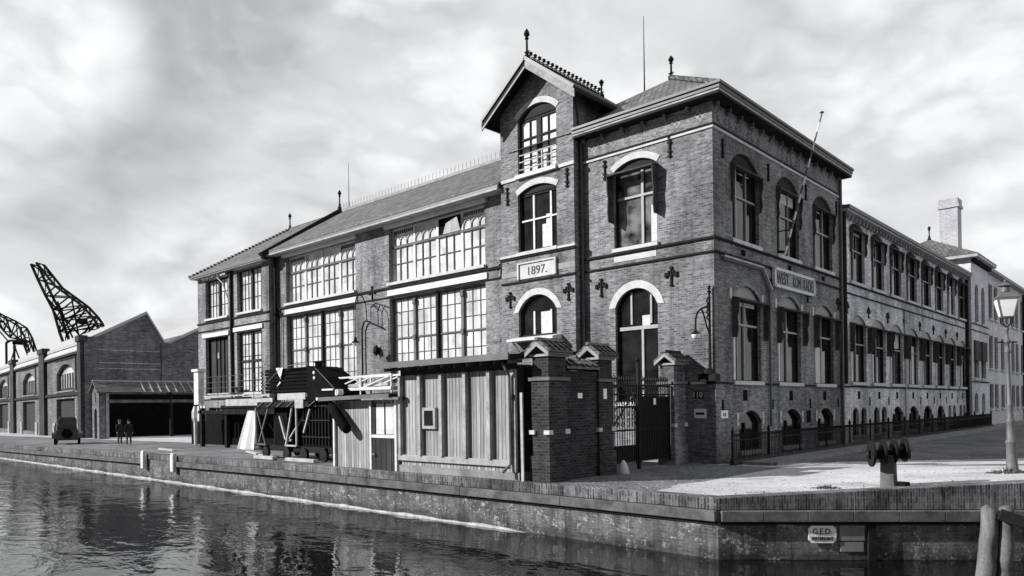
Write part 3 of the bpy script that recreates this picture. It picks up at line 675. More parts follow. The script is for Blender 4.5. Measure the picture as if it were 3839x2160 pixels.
# ------------------------------------------------------------------ long street wing
sw = thing('side_wing', 'long lower brick wing along the street with two rows of eight awninged windows', 'building', (0, 27, 0))
WU = [Op(14.5 + 3.365 * k, 16.85 + 3.365 * k, 8.35, 11.1, 11.45) for k in range(8)]
WL = [Op(14.45 + 3.365 * k, 16.95 + 3.365 * k, 3.2, 6.25, 6.7) for k in range(8)]
WB = []
for a, b_ in ((14.67, 15.6), (15.95, 16.83), (18.06, 19.0), (19.42, 20.36), (21.4, 23.6), (24.78, 26.92), (28.13, 30.18), (31.62, 33.49), (34.7, 35.51), (36.07, 36.91), (38.07, 38.9), (39.27, 40.0)):
    WB.append(Op(a, b_, .45, 1.6 if b_ - a < 1.2 else 1.45, 1.9))
mb = MB(); wall(mb, S0, 13.1, 40.7, 0, 11.75, WU + WL + WB); mb.poly([(-10, 13.1, 0), (-10, 40.7, 0), (-10, 40.7, 11.7), (-10, 13.1, 11.7)]); mb.build('wall', 'brick_wing', sw)
rf = MB(); rf.poly([(.45, 13.1, 11.85), (.45, 40.7, 11.85), (-5, 40.7, 13.2), (-5, 13.1, 13.2)]); rf.poly([(-5, 13.1, 13.2), (-5, 40.7, 13.2), (-10.2, 40.7, 11.85), (-10.2, 13.1, 11.85)]); rf.build('roof', 'tile_dark', sw)
mb = MB(); mb.box(0, .4, 13.12, 40.68, 11.62, 11.72); mb.build('cornice_board', 'offwhite', sw)
mb = MB(); mb.box(0, .48, 13.12, 40.68, 11.722, 11.9); mb.build('gutter', 'gutter', sw)
u = 13.4
while u < 40.6: cb = MB(); cb.fbox(S0, u - .07, u + .07, 11.4, 11.62, -.03, .2); cb.build('corbel', 'stone_grey', sw); u += .56
s = MB(); s.fbox(S0, 13.1, 40.7, 8.14, 8.2, -.03, .07); s.build('string_course', 'band', sw); s = MB(); s.fbox(S0, 13.1, 40.7, 7.66, 7.72, -.03, .06); s.build('string_course', 'band', sw); s = MB(); s.fbox(S0, 13.1, 40.7, 2.95, 3.02, -.03, .06); s.build('string_course', 'band', sw)
for o in WU:
    w = window(sw, S0, o, curtain=drape(), mull=[(.45, .07)], trans=[(o.zb + 1.7, .06)], fw=.06, fmat='dark', mm='frame', tymp='dark', sill='stone'); hood(w, S0, o.u0, o.u1, 11.05, .22, 1.2)
for o in WL:
    w = window(sw, S0, o, curtain=drape(), mull=[(.3, .06), (.52, .05)], trans=[(5.2, .07)], fw=.06, fmat='dark', mm='frame', tymp='hood_pale', sill='stone'); hood(w, S0, o.u0 - .05, o.u1 + .2, 6.2, .3, 1.45)
    lb = MB(); lb.fbox(S0, o.u0 - .02, o.u0 + .12, 3.25, 4.75, -.02, .05); lb.build('shutter_slat', 'white', w)
for o in WB:
    window(sw, S0, o, mull=[.5] if o.u1 - o.u0 > 1.2 else [], fmat='dark', sill='stone_grey', name='basement_window')
    for u in (o.u0 - .2, o.u1 + .03):
        q = MB(); q.fbox(S0, u, u + .17, 1.2, 1.9, -.05, .02); q.build('impost_stone', 'stone', sw)
for k in range(9): anchor(sw, S0, 13.95 + 3.365 * k, 6.95, .25)
for k in range(8):
    q = MB(); q.fbox(S0, 15.5 + 3.365 * k, 15.85 + 3.365 * k, 2.35, 2.75, -.06, .012); q.build('vent', 'black', sw)
    q = MB(); q.fbox(S0, 17.3 + 3.365 * k, 17.5 + 3.365 * k, 2.0, 2.45, -.06, .012); q.build('vent', 'black', sw)
    q = MB(); q.fbox(S0, 16.9 + 3.365 * k, 17.4 + 3.365 * k, 7.75, 8.1, -.06, .012); q.build('vent', 'stone_grey', sw)
pipe(sw, [(.12, 13.35, 11.6), (.12, 13.35, 7.2), (.12, 13.35, 3.1)], .12, 'dark'); pipe(sw, [(.12, 40.4, 11.6), (.12, 40.4, .2)], .12, 'dark'); pipe(sw, [(.08, 23.9, 7.6), (.08, 23.9, .6)], .05, 'offwhite')

# ------------------------------------------------------------------ far pavilion, far wing, chimney
SP = SD(.35)
pv = thing('corner_pavilion', 'taller haze-paled brick pavilion with hipped roof at the far end of the awninged wing', 'building', (.3, 44, 0))
PU = [Op(42.0, 43.3, 8.3, 10.9, 11.3), Op(44.4, 45.7, 8.3, 10.9, 11.3)]; PM = [Op(41.4, 43.3, 3.9, 6.8), Op(44.0, 45.9, 3.9, 6.8)]; PB = [Op(41.5, 42.8, 1.2, 2.4, 2.8), Op(44.2, 45.4, 1.2, 2.4, 2.8)]
mb = MB(); wall(mb, SP, 40.7, 47, 0, 13.1, PU + PM + PB); mb.poly([(.35, 40.7, 0), (-9, 40.7, 0), (-9, 40.7, 13.1), (.35, 40.7, 13.1)]); mb.poly([(.35, 47, 0), (-9, 47, 0), (-9, 47, 13.1), (.35, 47, 13.1)]); mb.build('wall', 'brick_hazed', pv)
rf = MB(); e = [(-7.3, 40.1, 13.35), (.95, 40.1, 13.35), (.95, 47.6, 13.35), (-7.3, 47.6, 13.35)]; t_ = (-3.2, 43.9, 15.6)
for k in range(4): rf.poly([e[k], e[(k + 1) % 4], t_])
rfo = rf.build('roof', 'tile', pv); finial(rfo, t_, 1.1)
mb = MB(); mb.box(-7.2, .9, 40.15, 47.55, 13.1, 13.34); mb.build('cornice', 'offwhite', pv)
u = 40.9
while u < 47: cb = MB(); cb.fbox(SP, u - .08, u + .08, 12.8, 13.1, -.02, .3); cb.build('corbel', 'dark', pv); u += .6
s = MB(); s.fbox(SP, 40.7, 47, 8.1, 8.16, -.03, .06); s.build('string_course', 'band', pv); s = MB(); s.fbox(SP, 40.7, 47, 7.6, 7.66, -.03, .06); s.build('string_course', 'band', pv); s = MB(); s.fbox(SP, 40.7, 47, 3.6, 3.68, -.03, .08); s.build('string_course', 'band', pv)
for o in PU + PM + PB: window(pv, SP, o, mull=[.5], fmat='frame', sill='stone')
for o in PM:
    c_ = MB(); c_.fbox(SP, o.u0, o.u1, 5.3, 6.85, -.1, .12); c_.build('awning', 'hood', pv)
fw_ = thing('far_wing', 'haze-paled brick street wing beyond the pavilion, partly behind the street lamp lantern', 'building', (0, 62, 0))
FO = []
for k in range(5):
    for j in (0, 1):
        a = 49.3 + 5.3 * k + 2.3 * j
        for zb, zs in ((9.2, 12.2), (4.9, 7.75), (1.45, 3.6)): FO.append(Op(a, a + 1.65, zb, zs))
mb = MB(); wall(mb, S0, 47, 76, 0, 13.0, FO); mb.poly([(0, 76, 0), (-9, 76, 0), (-9, 76, 13), (0, 76, 13)]); mb.build('wall', 'brick_hazed', fw_)
for o in FO: window(fw_, S0, o, mull=[.5], fmat='frame', sill='stone', sillout=.15)
mb = MB(); mb.box(-9, .55, 47.6, 76.3, 13.0, 13.25); mb.build('cornice', 'stone_grey', fw_)
mb = MB(); mb.poly([(.5, 47.6, 13.27), (.5, 76.2, 13.27), (-4, 76.2, 14.6), (-4, 47.6, 14.6)]); mb.build('roof', 'tile_dark', fw_)
pipe(fw_, [(.12, 66.4, 12.9), (.12, 66.4, .2)], .12, 'dark')
ch = thing('factory_chimney', 'square pale brick factory chimney rising behind the far roofs', 'chimney', (-7, 69.5, 0))
mb = MB(); mb.box(-7.9, -6.1, 68.6, 70.4, 0, 23.6); mb.build('shaft', 'chim', ch)
mb = MB(); mb.box(-8.05, -5.95, 68.45, 70.55, 23.6, 23.9); mb.box(-7.95, -6.05, 68.55, 70.45, 23.9, 24.6); mb.build('cap', 'chim', ch)
# ------------------------------------------------------------------ setting: water, ground, quay
A0 = Vector((4.59, -8.89)); DV = Vector((.788, .615)); NV = Vector((.615, -.788)); QY = -8.89
def gz(x, y):
    z = -(-15 - x) * .0075 if x < -15 else 0.0
    p = Vector((x, y)) - A0; s = p.dot(DV); n = -p.dot(NV)
    if s > 0: z += .05 * s * max(0, min(1, 1 - n / 9)) * (1 if s < 12 else 12 / s)
    return z
def edge(x): return QY if x < 4.59 else QY + (x - 4.59) * .7805
def struct(o): o['kind'] = 'structure'; return o
wm = MB(); wm.poly([(-400, -400, -1.42), (200, -400, -1.42), (200, 150, -1.42), (-400, 150, -1.42)])
struct(wm.build('water', 'water'))
def sheet(xs, ys, f, dz=0):
    mb = MB(); i0 = {}
    for i, x in enumerate(xs):
        for j, t in enumerate(ys):
            X, Y = f(x, t); i0[i, j] = len(mb.v); mb.v.append((X, Y, gz(X, Y) + dz))
    for i in range(len(xs) - 1):
        for j in range(len(ys) - 1): mb.f.append((i0[i, j], i0[i + 1, j], i0[i + 1, j + 1], i0[i, j + 1]))
    return mb
xs = [-400, -250, -150, -110, -90, -70, -55, -40, -30, -20, -15, -10, -5, 0, 2, 4, 4.59] + [4.59 + .788 * k for k in range(1, 16)] + [22, 40, 90]
ts = [.02, .5, 1, 1.5, 2, 3, 4, 5, 6, 7, 8, 9, 11, 14, 20, 30, 50, 90, 160, 400]
gmb = sheet(xs, ts, lambda x, t: (x, edge(x) + t)); go = gmb.build('ground', 'sand'); go.data.shade_smooth(); struct(go)
sm = sheet([2.0, 4, 6, 8, 10, 12, 14], [2.2, 4, 7, 12, 20, 40, 80, 140], lambda x, t: (x, t + (x - 2) * .25), .005); struct(sm.build('street', 'cobble'))
fm = MB(); fm.box(.02, 1.85, .6, 75, -.1, .1); struct(fm.build('footpath', 'flag'))
km = MB(); km.box(1.852, 2.0, .6, 75, -.1, .11); km.box(.02, 1.85, .45, .598, -.1, .11); struct(km.build('kerb', 'concrete'))
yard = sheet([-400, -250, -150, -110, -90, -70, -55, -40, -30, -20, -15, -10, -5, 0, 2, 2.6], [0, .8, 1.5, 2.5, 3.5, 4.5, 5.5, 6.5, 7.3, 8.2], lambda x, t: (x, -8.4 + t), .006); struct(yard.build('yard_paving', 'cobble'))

q = thing('quay_wall', 'old brick quay wall with timber rubbing beam, upright brick coping and pale band at the waterline', 'quay wall', (-10, QY, -1.42))
Q1 = lambda u, z, d: (u, QY - d, z)
Q2 = lambda u, z, d: (A0.x + DV.x * u + NV.x * d, A0.y + DV.y * u + NV.y * d, z)
def qtop(F, u): p = F(u, 0, 0); return gz(p[0], p[1] + .01)
def band(mb, F, us, zt, zb, d0, d1):
    for a, b_ in zip(us, us[1:]):
        mb.hexa([F(a, zb(a), d0), F(b_, zb(b_), d0), F(b_, zb(b_), d1), F(a, zb(a), d1), F(a, zt(a), d0), F(b_, zt(b_), d0), F(b_, zt(b_), d1), F(a, zt(a), d1)])
U1 = [-150, -110, -80, -60, -45, -35, -28.8]; U1b = [-28.8, -24.7]; U1c = [-24.7, -20, -15, -10, -4, 0, 4.59]; U2 = [0, 1, 2, 3, 4, 5, 6, 7.5, 9, 12, 16]
def lz(u): return -(-15 - u) * .0075 if u < -15 else 0.0
mb = MB()
for U, F in ((U1 + U1b[1:] + U1c[1:], Q1), (U2, Q2)): band(mb, F, U, lambda u: (lz(u) if F is Q1 else 0) - .28, lambda u: -2.6, -.5, 0)
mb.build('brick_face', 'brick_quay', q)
mb = MB()
for U, F in ((U1 + U1b[1:] + U1c[1:], Q1), (U2, Q2)): band(mb, F, U, lambda u, F=F: qtop(F, u) + .012, lambda u: (lz(u) if F is Q1 else 0) - .27, -.42, .035)
mb.build('coping', 'soldier', q, bevel=.015)
for U, F in ((U1, Q1), (U1c, Q1), (U2, Q2)):
    mb = MB(); e0 = .1 if F is Q2 else 0
    UU = list(U)
    if F is Q2: UU[0] = .06
    band(mb, F, UU, lambda u: (lz(u) if F is Q1 else 0) - .275, lambda u: (lz(u) if F is Q1 else 0) - .53, -.1, .15); mb.build('rubbing_beam', 'timber', q, bevel=.015)
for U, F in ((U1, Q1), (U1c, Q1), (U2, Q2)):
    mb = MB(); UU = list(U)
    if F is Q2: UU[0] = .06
    band(mb, F, UU, lambda u: (lz(u) if F is Q1 else 0) - .535, lambda u: (lz(u) if F is Q1 else 0) - .60, -.1, .06); mb.build('painted_beam_shade', 'timber_dark', q)  # dark strip stands in for the shade under the beam
mb = MB(); band(mb, Q1, [-150, -110, -80, -60, -50] + [-45 + .35 * k for k in range(134)], lambda u: -1.355 + .02 * math.sin(u * 1.7) + .012 * math.sin(u * 5.3) - max(0, u + 3) * .028, lambda u: -1.6, 0, .06); mb.build('waterline_band', 'lime', q)
mb = MB(); mb.fbox(Q2, 2.72, 3.27, -.97, -.62, -.02, .04); mb.fbox(Q2, 2.74, 3.25, -1.22, -1.0, -.02, .03); mb.build('stone_block', 'concrete', q)
mb = MB(); mb.fbox(Q2, 3.34, 3.5, -1.7, -.6, -.02, .1); mb.build('fender_post', 'timber_dark', q)
mb = MB(); mb.fbox(Q2, .25, 6.6, -1.5, -1.42, 0, .06); mb.build('footing_ledge', 'concrete', q)
for k, (x, zt, lab) in enumerate(((-28.6, .18, 'white painted timber post at the far end of the quay gap'), (-24.85, .16, 'white painted timber post at the near end of the quay gap'))):
    mb = MB(); mb.box(x - .17, x + .17, QY - .26, QY - .04, -.85, zt - .15); mb.box(x - .14, x + .14, QY - .24, QY - .06, zt - .15, zt - .08)
    tag(mb.build('quay_post', 'white', None, bevel=.02), lab, 'post', 'white posts on the quay edge')
# sign on the quay wall
sg = MB(); a, b_, z0, z1, c = 2.02, 2.64, -1.02, -.625, .07
sg.fprism(Q2, [(a + c, z0), (b_ - c, z0), (b_, z0 + c), (b_, z1 - c), (b_ - c, z1), (a + c, z1), (a, z1 - c), (a, z0 + c)], .03, .06)
so = tag(sg.build('quay_sign', 'sign'), 'small white enamel sign with cut corners reading G.E.D. on the quay wall', 'sign')
text('sign_lettering', 'G.E.D.', 'ink', so, Q2, 2.33, -.75, .062, .42, .13); text('sign_lettering', 'WATERKANT', 'ink', so, Q2, 2.33, -.915, .062, .50, .085)

# ------------------------------------------------------------------ mooring piles at the right
def pile(base, top, r, lab, mat='pile_wood'):
    mb = MB(); base = Vector(base); top = Vector(top); pts = []; rs = []
    for k in range(12):
        t = k / 11; p = base.lerp(top, t) + Vector((random.uniform(-.02, .02), random.uniform(-.02, .02), 0)); pts.append(p); rs.append(r * (1.05 - .12 * t) * random.uniform(.9, 1.08))
    pts.append(top + Vector((0, 0, .03))); rs.append(r * .55)
    mb.tube(pts, rs, 11); o = mb.build('mooring_pile', mat, None, True); return tag(o, lab, 'mooring pile', 'timber mooring piles')
pile((9.52, -7.15, -2.6), (9.66, -7.0, -.02), .17, 'sunlit weathered mooring pile standing in the water, left of the pair')
pile((9.86, -6.95, -2.6), (9.92, -6.9, -.0), .15, 'darker mooring pile carrying the sloping timber, right of the pair', 'timber')
mb = MB(); mb.bar((9.83, -7.12, -.1), (11.1, -6.9, -.55), .2, .22); tag(mb.build('sloping_timber', 'timber_dark', None, bevel=.02), 'tarred squared timber sloping down from the mooring pile head', 'timber')

# ------------------------------------------------------------------ roller post
bx_, by_ = 7.42, -5.85; bz = gz(bx_, by_)
rp = thing('roller_post', 'short timber post carrying four dark rope rollers on the quay edge', 'roller post', (bx_, by_, bz))
mb = MB(); mb.hexa([(bx_ - .17, by_ - .12, bz - .1), (bx_ + .17, by_ - .12, bz - .1), (bx_ + .17, by_ + .12, bz - .1), (bx_ - .17, by_ + .12, bz - .1), (bx_ - .15, by_ - .12, bz + .75), (bx_ + .14, by_ - .12, bz + .75), (bx_ + .14, by_ + .12, bz + .75), (bx_ - .15, by_ + .12, bz + .75)]); mb.build('post', 'timber', rp, bevel=.02)
ax = Vector((math.cos(R(32)), math.sin(R(32)), 0)); ir = Vector((.735, .678, 0))
mb = MB(); mb.bar(Vector((bx_, by_, bz + .76)) - ir * .5, Vector((bx_, by_, bz + .76)) + ir * .5, .12, .2); mb.build('cross_beam', 'iron', rp)
for k, (off, r) in enumerate(((-.4, .31), (-.13, .3), (.13, .29), (.38, .29))):
    c = Vector((bx_, by_, bz + .78 + .03 * k)) + ir * off; mb = MB()
    mb.tube([c - ax * .035, c - ax * .025, c + ax * .025, c + ax * .035], [r * .94, r, r, r * .94], 28); ro = mb.build('roller', 'iron', rp)
    mb = MB(); mb.tube([c - ax * .1, c + ax * .1], .05, 10); mb.build('hub', 'gutter', ro)
mb = MB(); mb.box(bx_ + .1, bx_ + .42, by_ - .1, by_ + .2, bz - .05, bz + .12); mb.build('foot_block', 'black', rp, bevel=.03)

# ------------------------------------------------------------------ gas street lamp
lx, ly = 9.2, -1.4; lz_ = gz(lx, ly)
sl = thing('street_lamp', 'tall old gas street lamp with four sided glass lantern on a fluted post', 'street lamp', (lx, ly, lz_))
def lp(z): return Vector((lx - .022 * z, ly, lz_ + z))
prof = [(0, .2), (.04, .2), (.06, .15), (.3, .13), (.75, .115), (.8, .14), (.84, .14), (.88, .1), (1.3, .085), (1.34, .11), (1.39, .11), (1.43, .08), (1.75, .065), (1.78, .085), (1.82, .06), (2.6, .048), (3.15, .045), (3.18, .075), (3.25, .075), (3.28, .05), (3.42, .05), (3.45, .09), (3.5, .09), (3.54, .04), (3.75, .035), (3.8, .07), (3.85, .04)]
mb = MB(); mb.tube([lp(z) for z, r in prof], [r for z, r in prof], 12); mb.build('post', 'lamp_iron', sl, True)
mb = MB(); c = lp(3.46); mb.tube([c - ir * .26, c + ir * .26], .02, 6); mb.build('ladder_bar', 'iron', sl)
c = lp(3.85); mb = MB()
for k in range(4):
    t = R(42.7 + 45 + 90 * k - 22); mb.tube([c, c + Vector((math.cos(t) * .16, math.sin(t) * .16, .12)), c + Vector((math.cos(t) * .17, math.sin(t) * .17, .3))], .014, 5)
mb.build('lantern_bracket', 'iron', sl)
def ringpt(z, r, k, o=0): t = R(42.7 + 45 + 90 * k - 22); b0 = lp(z); return (b0.x + math.cos(t) * r, b0.y + math.sin(t) * r, b0.z)
mb = MB()
for k in range(4): mb.poly([ringpt(4.12, .19, k), ringpt(4.12, .19, k + 1), ringpt(4.62, .33, k + 1), ringpt(4.62, .33, k)])
mb.poly([ringpt(4.12, .19, k) for k in range(4)]); lan = mb.build('lantern', 'lampglass', sl)
mb = MB()
for k in range(4):
    mb.bar(ringpt(4.12, .195, k), ringpt(4.62, .335, k), .022); mb.bar(ringpt(4.12, .195, k), ringpt(4.12, .195, k + 1), .04); mb.bar(ringpt(4.62, .335, k), ringpt(4.62, .335, k + 1), .035)
mb.build('lantern_frame', 'gutter', lan)
mb = MB()
for k in range(4): mb.poly([ringpt(4.63, .35, k), ringpt(4.63, .35, k + 1), ringpt(4.8, .12, k + 1), ringpt(4.8, .12, k)])
b0 = lp(4.8); mb.lathe(b0, [(.12, 0), (.1, .1), (.09, .12), (.17, .16), (.12, .2), (.03, .24), (.04, .28), (.01, .33)], 12); mb.build('lantern_roof', 'lamp_iron', sl)

# ------------------------------------------------------------------ weeds
def weeds(name, cx, cy, rx, ry, n, h, lab):
    mb = MB()
    for k in range(n):
        t = random.uniform(0, 6.28); r = math.sqrt(random.random()); x = cx + math.cos(t) * r * rx; y = cy + math.sin(t) * r * ry; z = gz(x, y)
        hh = h * random.uniform(.3, 1) * (1.15 - r); a = random.uniform(0, 6.28); w = .012 + .02 * random.random(); l = random.uniform(-.1, .1)
        mb.poly([(x - math.cos(a) * w, y - math.sin(a) * w, z - .01), (x + math.cos(a) * w, y + math.sin(a) * w, z - .01), (x + l + math.sin(a) * .03, y + l * .6, z + hh)])
    o = mb.build(name, 'weed'); o['kind'] = 'stuff'; o['label'] = lab; o['category'] = 'weeds'
weeds('weeds', 9.12, -1.5, .5, .4, 420, .2, 'grass tuft growing round the foot of the street lamp')
weeds('weeds', 6.2, -6.5, .35, .25, 160, .14, 'low weeds on the sandy quay left of the roller post')
weeds('weeds', 5.0, -7.7, .6, .2, 60, .06, 'sparse weeds along the coping near the quay bend')

# ------------------------------------------------------------------ iron fence along the street front
fe = thing('iron_fence', 'low black spiked iron railing along the foot of the street facade', 'fence', (.7, 20, 0))
mb = MB(); y = -.1
while y < 46: mb.bar((.7, y, .1), (.7, y, 1.0), .022); mb.bar((.7, y, 1.0), (.7, y, 1.12), .035); y += .13
mb.build('picket_row', 'iron', fe)
for z in (.22, .88):
    mb = MB(); mb.box(.685, .715, -.15, 46, z - .02, z + .02); mb.build('rail', 'iron', fe)
for k in range(16):
    mb = MB(); y = -.15 + k * 3.05; mb.lathe((.7, y, 0.08), [(.06, 0), (.045, .1), (.04, 1.05), (.07, 1.1), (.05, 1.2), (.01, 1.3)], 8); mb.build('post', 'iron', fe)
mb = MB(); mb.box(.62, .78, -.2, 46, -.02, .22); mb.build('plinth', 'brick_dark', fe)

# ------------------------------------------------------------------ gate pillars, boundary wall and gate
def pillar(x0, x1, y0, y1, lab, mat='brick_dark'):
    t = thing('gate_pillar', lab, 'gate pillar', ((x0 + x1) / 2, (y0 + y1) / 2, 0), 'brick gate pillars')
    mb = MB(); mb.box(x0, x1, y0, y1, -.05, 2.93); mb.box(x0 + .03, x1 - .03, y0 + .03, y1 - .03, 2.93, 3.68); mb.box(x0 - .05, x1 + .05, y0 - .05, y1 + .05, -.05, .75); mb.build('shaft', mat, t, bevel=.01)
    mb = MB(); mb.box(x0 - .06, x1 + .06, y0 - .06, y1 + .06, 2.935, 3.03); mb.build('string_stone', 'string_stone', t)
    for (a, b_) in ((x0 - .045, x0 + .16), (x1 - .16, x1 + .045)):
        mb = MB(); mb.box(a, b_, y0 - .07, y0 + .12, 1.38, 1.5); mb.build('corner_stone', 'stone', t)
    mb = MB(); mb.box(x1 - .1, x1 + .047, y1 - .16, y1 + .05, 1.38, 1.52); mb.build('corner_stone', 'stone', t)
    cx = (x0 + x1) / 2; hw = (x1 - x0) / 2 + .13; ya, yb = y0 - .13, y1 + .13
    mb = MB()
    for s in (-1, 1):
        mb.hexa([(cx, ya, 4.02), (cx + s * hw, ya, 3.68), (cx + s * hw, yb, 3.68), (cx, yb, 4.02), (cx, ya, 4.12), (cx + s * hw, ya, 3.78), (cx + s * hw, yb, 3.78), (cx, yb, 4.12)])
        n_ = 5
        for k in range(n_): y = ya + .04 + (yb - ya - .08) * k / (n_ - 1); mb.bar((cx, y, 4.14), (cx + s * hw, y, 3.8), .07, .05)
    mb.bar((cx, ya - .02, 4.13), (cx, yb + .02, 4.13), .12, .1); mb.build('tile_cap', 'tile', t)
    mb = MB(); mb.prism([(x0 - .04, ya + .1), (x1 + .04, ya + .1), (x1 + .04, yb - .1), (x0 - .04, yb - .1)], 3.63, 3.70)
    for s in (-1, 1): mb.hexa([(cx, ya - .02, 3.93), (cx + s * (hw - .02), ya - .02, 3.62), (cx + s * (hw - .02), ya + .03, 3.62), (cx, ya + .03, 3.93), (cx, ya - .02, 4.06), (cx + s * (hw - .02), ya - .02, 3.74), (cx + s * (hw - .02), ya + .03, 3.74), (cx, ya + .03, 4.06)])
    mb.build('cap_board', 'stone_grey', t)
    return t
p1_ = pillar(-1.46, -.78, -8.5, -7.65, 'sooty brick gate pillar beside the large plank hut, nearest the water')
p2_ = pillar(-1.5, -.85, -6.0, -5.2, 'sooty brick gate pillar at the left side of the iron gate')
p3_ = pillar(-1.66, -1.02, -1.15, -.35, 'brick gate pillar against the office building, right of the iron gate', 'brick')
mb = MB(); mb.box(-.845, -.83, -5.78, -5.6, 2.4, 2.72); mb.build('notice', 'sign', p2_)
bw = thing('boundary_wall', 'short dark brick wall with tiled coping linking the two left gate pillars', 'wall', (-1.1, -6.8, 0))
mb = MB(); mb.box(-1.34, -.92, -7.65, -6.0, -.05, 3.25); mb.build('masonry', 'brick_dark', bw)
mb = MB()
for s in (-1, 1): mb.hexa([(-1.13, -7.63, 3.5), (-1.13 + s * .34, -7.63, 3.3), (-1.13 + s * .34, -6.02, 3.3), (-1.13, -6.02, 3.5), (-1.13, -7.63, 3.58), (-1.13 + s * .34, -7.63, 3.38), (-1.13 + s * .34, -6.02, 3.38), (-1.13, -6.02, 3.58)])
for k in range(5): y = -7.45 + k * .32; mb.bar((-1.13, y, 3.6), (-.76, y, 3.38), .12, .1)
mb.build('tile_coping', 'tile', bw)
mb = MB(); mb.box(-.918, -.9, -7.0, -6.78, 2.42, 2.58); mb.build('notice', 'sign', bw)
ig = thing('iron_gate', 'black double iron gate with spikes and a diagonal brace between the brick pillars', 'gate', (-1.15, -3.2, 0))
GX = -1.2
def leaf(y0, y1, sheet_top, scroll):
    mb = MB(); y = y0
    for z in (.3, 1.35, 2.55, 2.85): mb.box(GX - .02, GX + .02, y0, y1, z - .03, z + .03)
    mb.box(GX - .025, GX + .025, y0, y0 + .06, .2, 2.9); mb.box(GX - .025, GX + .025, y1 - .06, y1, .2, 2.9)
    n = int((y1 - y0) / .14)
    for k in range(1, n):
        y = y0 + (y1 - y0) * k / n; mb.bar((GX, y, .25), (GX, y, 3.0), .022); mb.lathe((GX, y, 3.0), [(.012, 0), (.045, .05), (.01, .16)], 5)
    lf = mb.build('gate_leaf', 'iron', ig)
    sh = MB(); sh.box(GX - .012, GX - .004, y0 + .05, y1 - .05, .3, sheet_top); sh.build('sheet_panel', 'iron', lf)
    sc = MB()
    for k in range(1, n, 2):
        y = y0 + (y1 - y0) * k / n; c = Vector((GX, y, 3.1)); sc.tube([c + Vector((0, .09 * math.cos(t * .7), .09 * math.sin(t * .7))) for t in range(10)], .013, 4); c = Vector((GX, y, 2.7)); sc.tube([c + Vector((0, .08 * math.cos(t * .7), .08 * math.sin(t * .7))) for t in range(10)], .012, 4)
    if scroll:
        for k in range(5):
            for j in range(4):
                c = Vector((GX, y0 + .25 + k * .33, 1.55 + j * .25)); sc.tube([c + Vector((0, .1 * (1 - t * .05) * math.cos(t * .75 + j), .12 * (1 - t * .05) * math.sin(t * .75 + j))) for t in range(11)], .014, 4)
    sc.build('scrollwork', 'iron', lf)
    return lf
l1 = leaf(-5.1, -3.35, .85, True); l2 = leaf(-3.15, -1.2, 2.5, False)
mb = MB(); mb.bar((GX - .06, -4.9, 1.3), (GX - .06, -3.4, 2.6), .05, .04); mb.build('brace', 'gutter', l1)
mb = MB(); mb.box(GX - .05, GX + .05, -3.3, -3.2, 0, 3.65); mb.lathe((GX, -3.25, 3.65), [(.06, 0), (.09, .08), (.02, .2)], 8); mb.build('gate_post', 'iron', ig)
mb = MB(); mb.box(GX + .005, GX + .02, -2.3, -2.15, 2.2, 2.42); mb.build('notice', 'sign', l2)
mb = MB(); mb.box(GX - .16, GX + .02, -1.2, -1.1, .3, 2.55); mb.build('hanging_post', 'white', ig)
mb = MB(); mb.lathe((-.62, -5.05, 0), [(.2, -.05), (.18, .1), (.12, .3), (.05, .42), (.01, .45)], 7); tag(mb.build('guard_stone', 'stone', None, True), 'small white guard stone at the foot of the left gate pillar', 'guard stone')

# ------------------------------------------------------------------ wall lamps
wl = thing('wall_lamp', 'black bracket lamp with white shade on the corner of the office building', 'wall lamp', (-.15, -.1, 3.3), 'bracket lamps on the walls')
mb = MB(); mb.tube([(-.14, -.12, 3.3), (-.14, -.12, 6.3)], [.06, .04], 8); mb.lathe((-.14, -.12, 6.2), [(.04, 0), (.08, .08), (.03, .14), (.07, .2), (.01, .35)], 8)
for k in range(4): mb.tube([(-.14, -.13, 5.2 + .2 * k), (-.14, -.34, 5.3 + .2 * k), (-.14, -.2, 5.45 + .2 * k)], .03, 5)
mb.build('pole', 'iron', wl)
mb = MB(); mb.tube([(-.14, -.14, 5.8)] + [(-.13, -.75 - .48 * math.cos(R(a)), 5.1 + .5 * math.sin(R(a))) for a in range(150, -1, -15)][::1] + [(-.12, -1.23, 4.85)] if False else [(-.14, -.14, 5.75), (-.14, -.45, 5.68), (-.13, -.75, 5.6), (-.13, -1.02, 5.45), (-.12, -1.18, 5.2), (-.12, -1.2, 4.85)], .035, 7)
mb.tube([(-.14, -.14, 4.75), (-.14, -.34, 5.0), (-.14, -.55, 5.4), (-.14, -.72, 5.6)], .03, 7); mb.build('bracket_arm', 'iron', wl)
mb = MB(); mb.lathe((-.12, -1.2, 4.66), [(.17, 0), (.13, .06), (.05, .12), (.03, .22)], 12); mb.build('shade', 'iron', wl)
mb = MB(); mb.lathe((-.12, -1.2, 4.5), [(.02, 0), (.1, .03), (.14, .1), (.15, .16)], 12); mb.build('glass_globe', 'lampglass', wl)
mb = MB(); mb.box(-.48, .2, -.4, -.02, 3.02, 3.28); mb.lathe((-.14, -.2, 3.28), [(.28, 0), (.2, .1), (.08, .22)], 8); mb.build('pedestal', 'iron', wl)
wl2 = thing('wall_lamp', 'looped iron bracket lamp on the hall pier between the two big windows', 'wall lamp', (-20.6, -.1, 3.5), 'bracket lamps on the walls')
mb = MB(); mb.tube([(-21.2, -.14, 3.4), (-21.2, -.14, 6.6), (-21.0, -.16, 6.95), (-20.75, -.16, 7.05), (-19.4, -.16, 6.55)], .05, 7); mb.build('pole', 'iron', wl2)
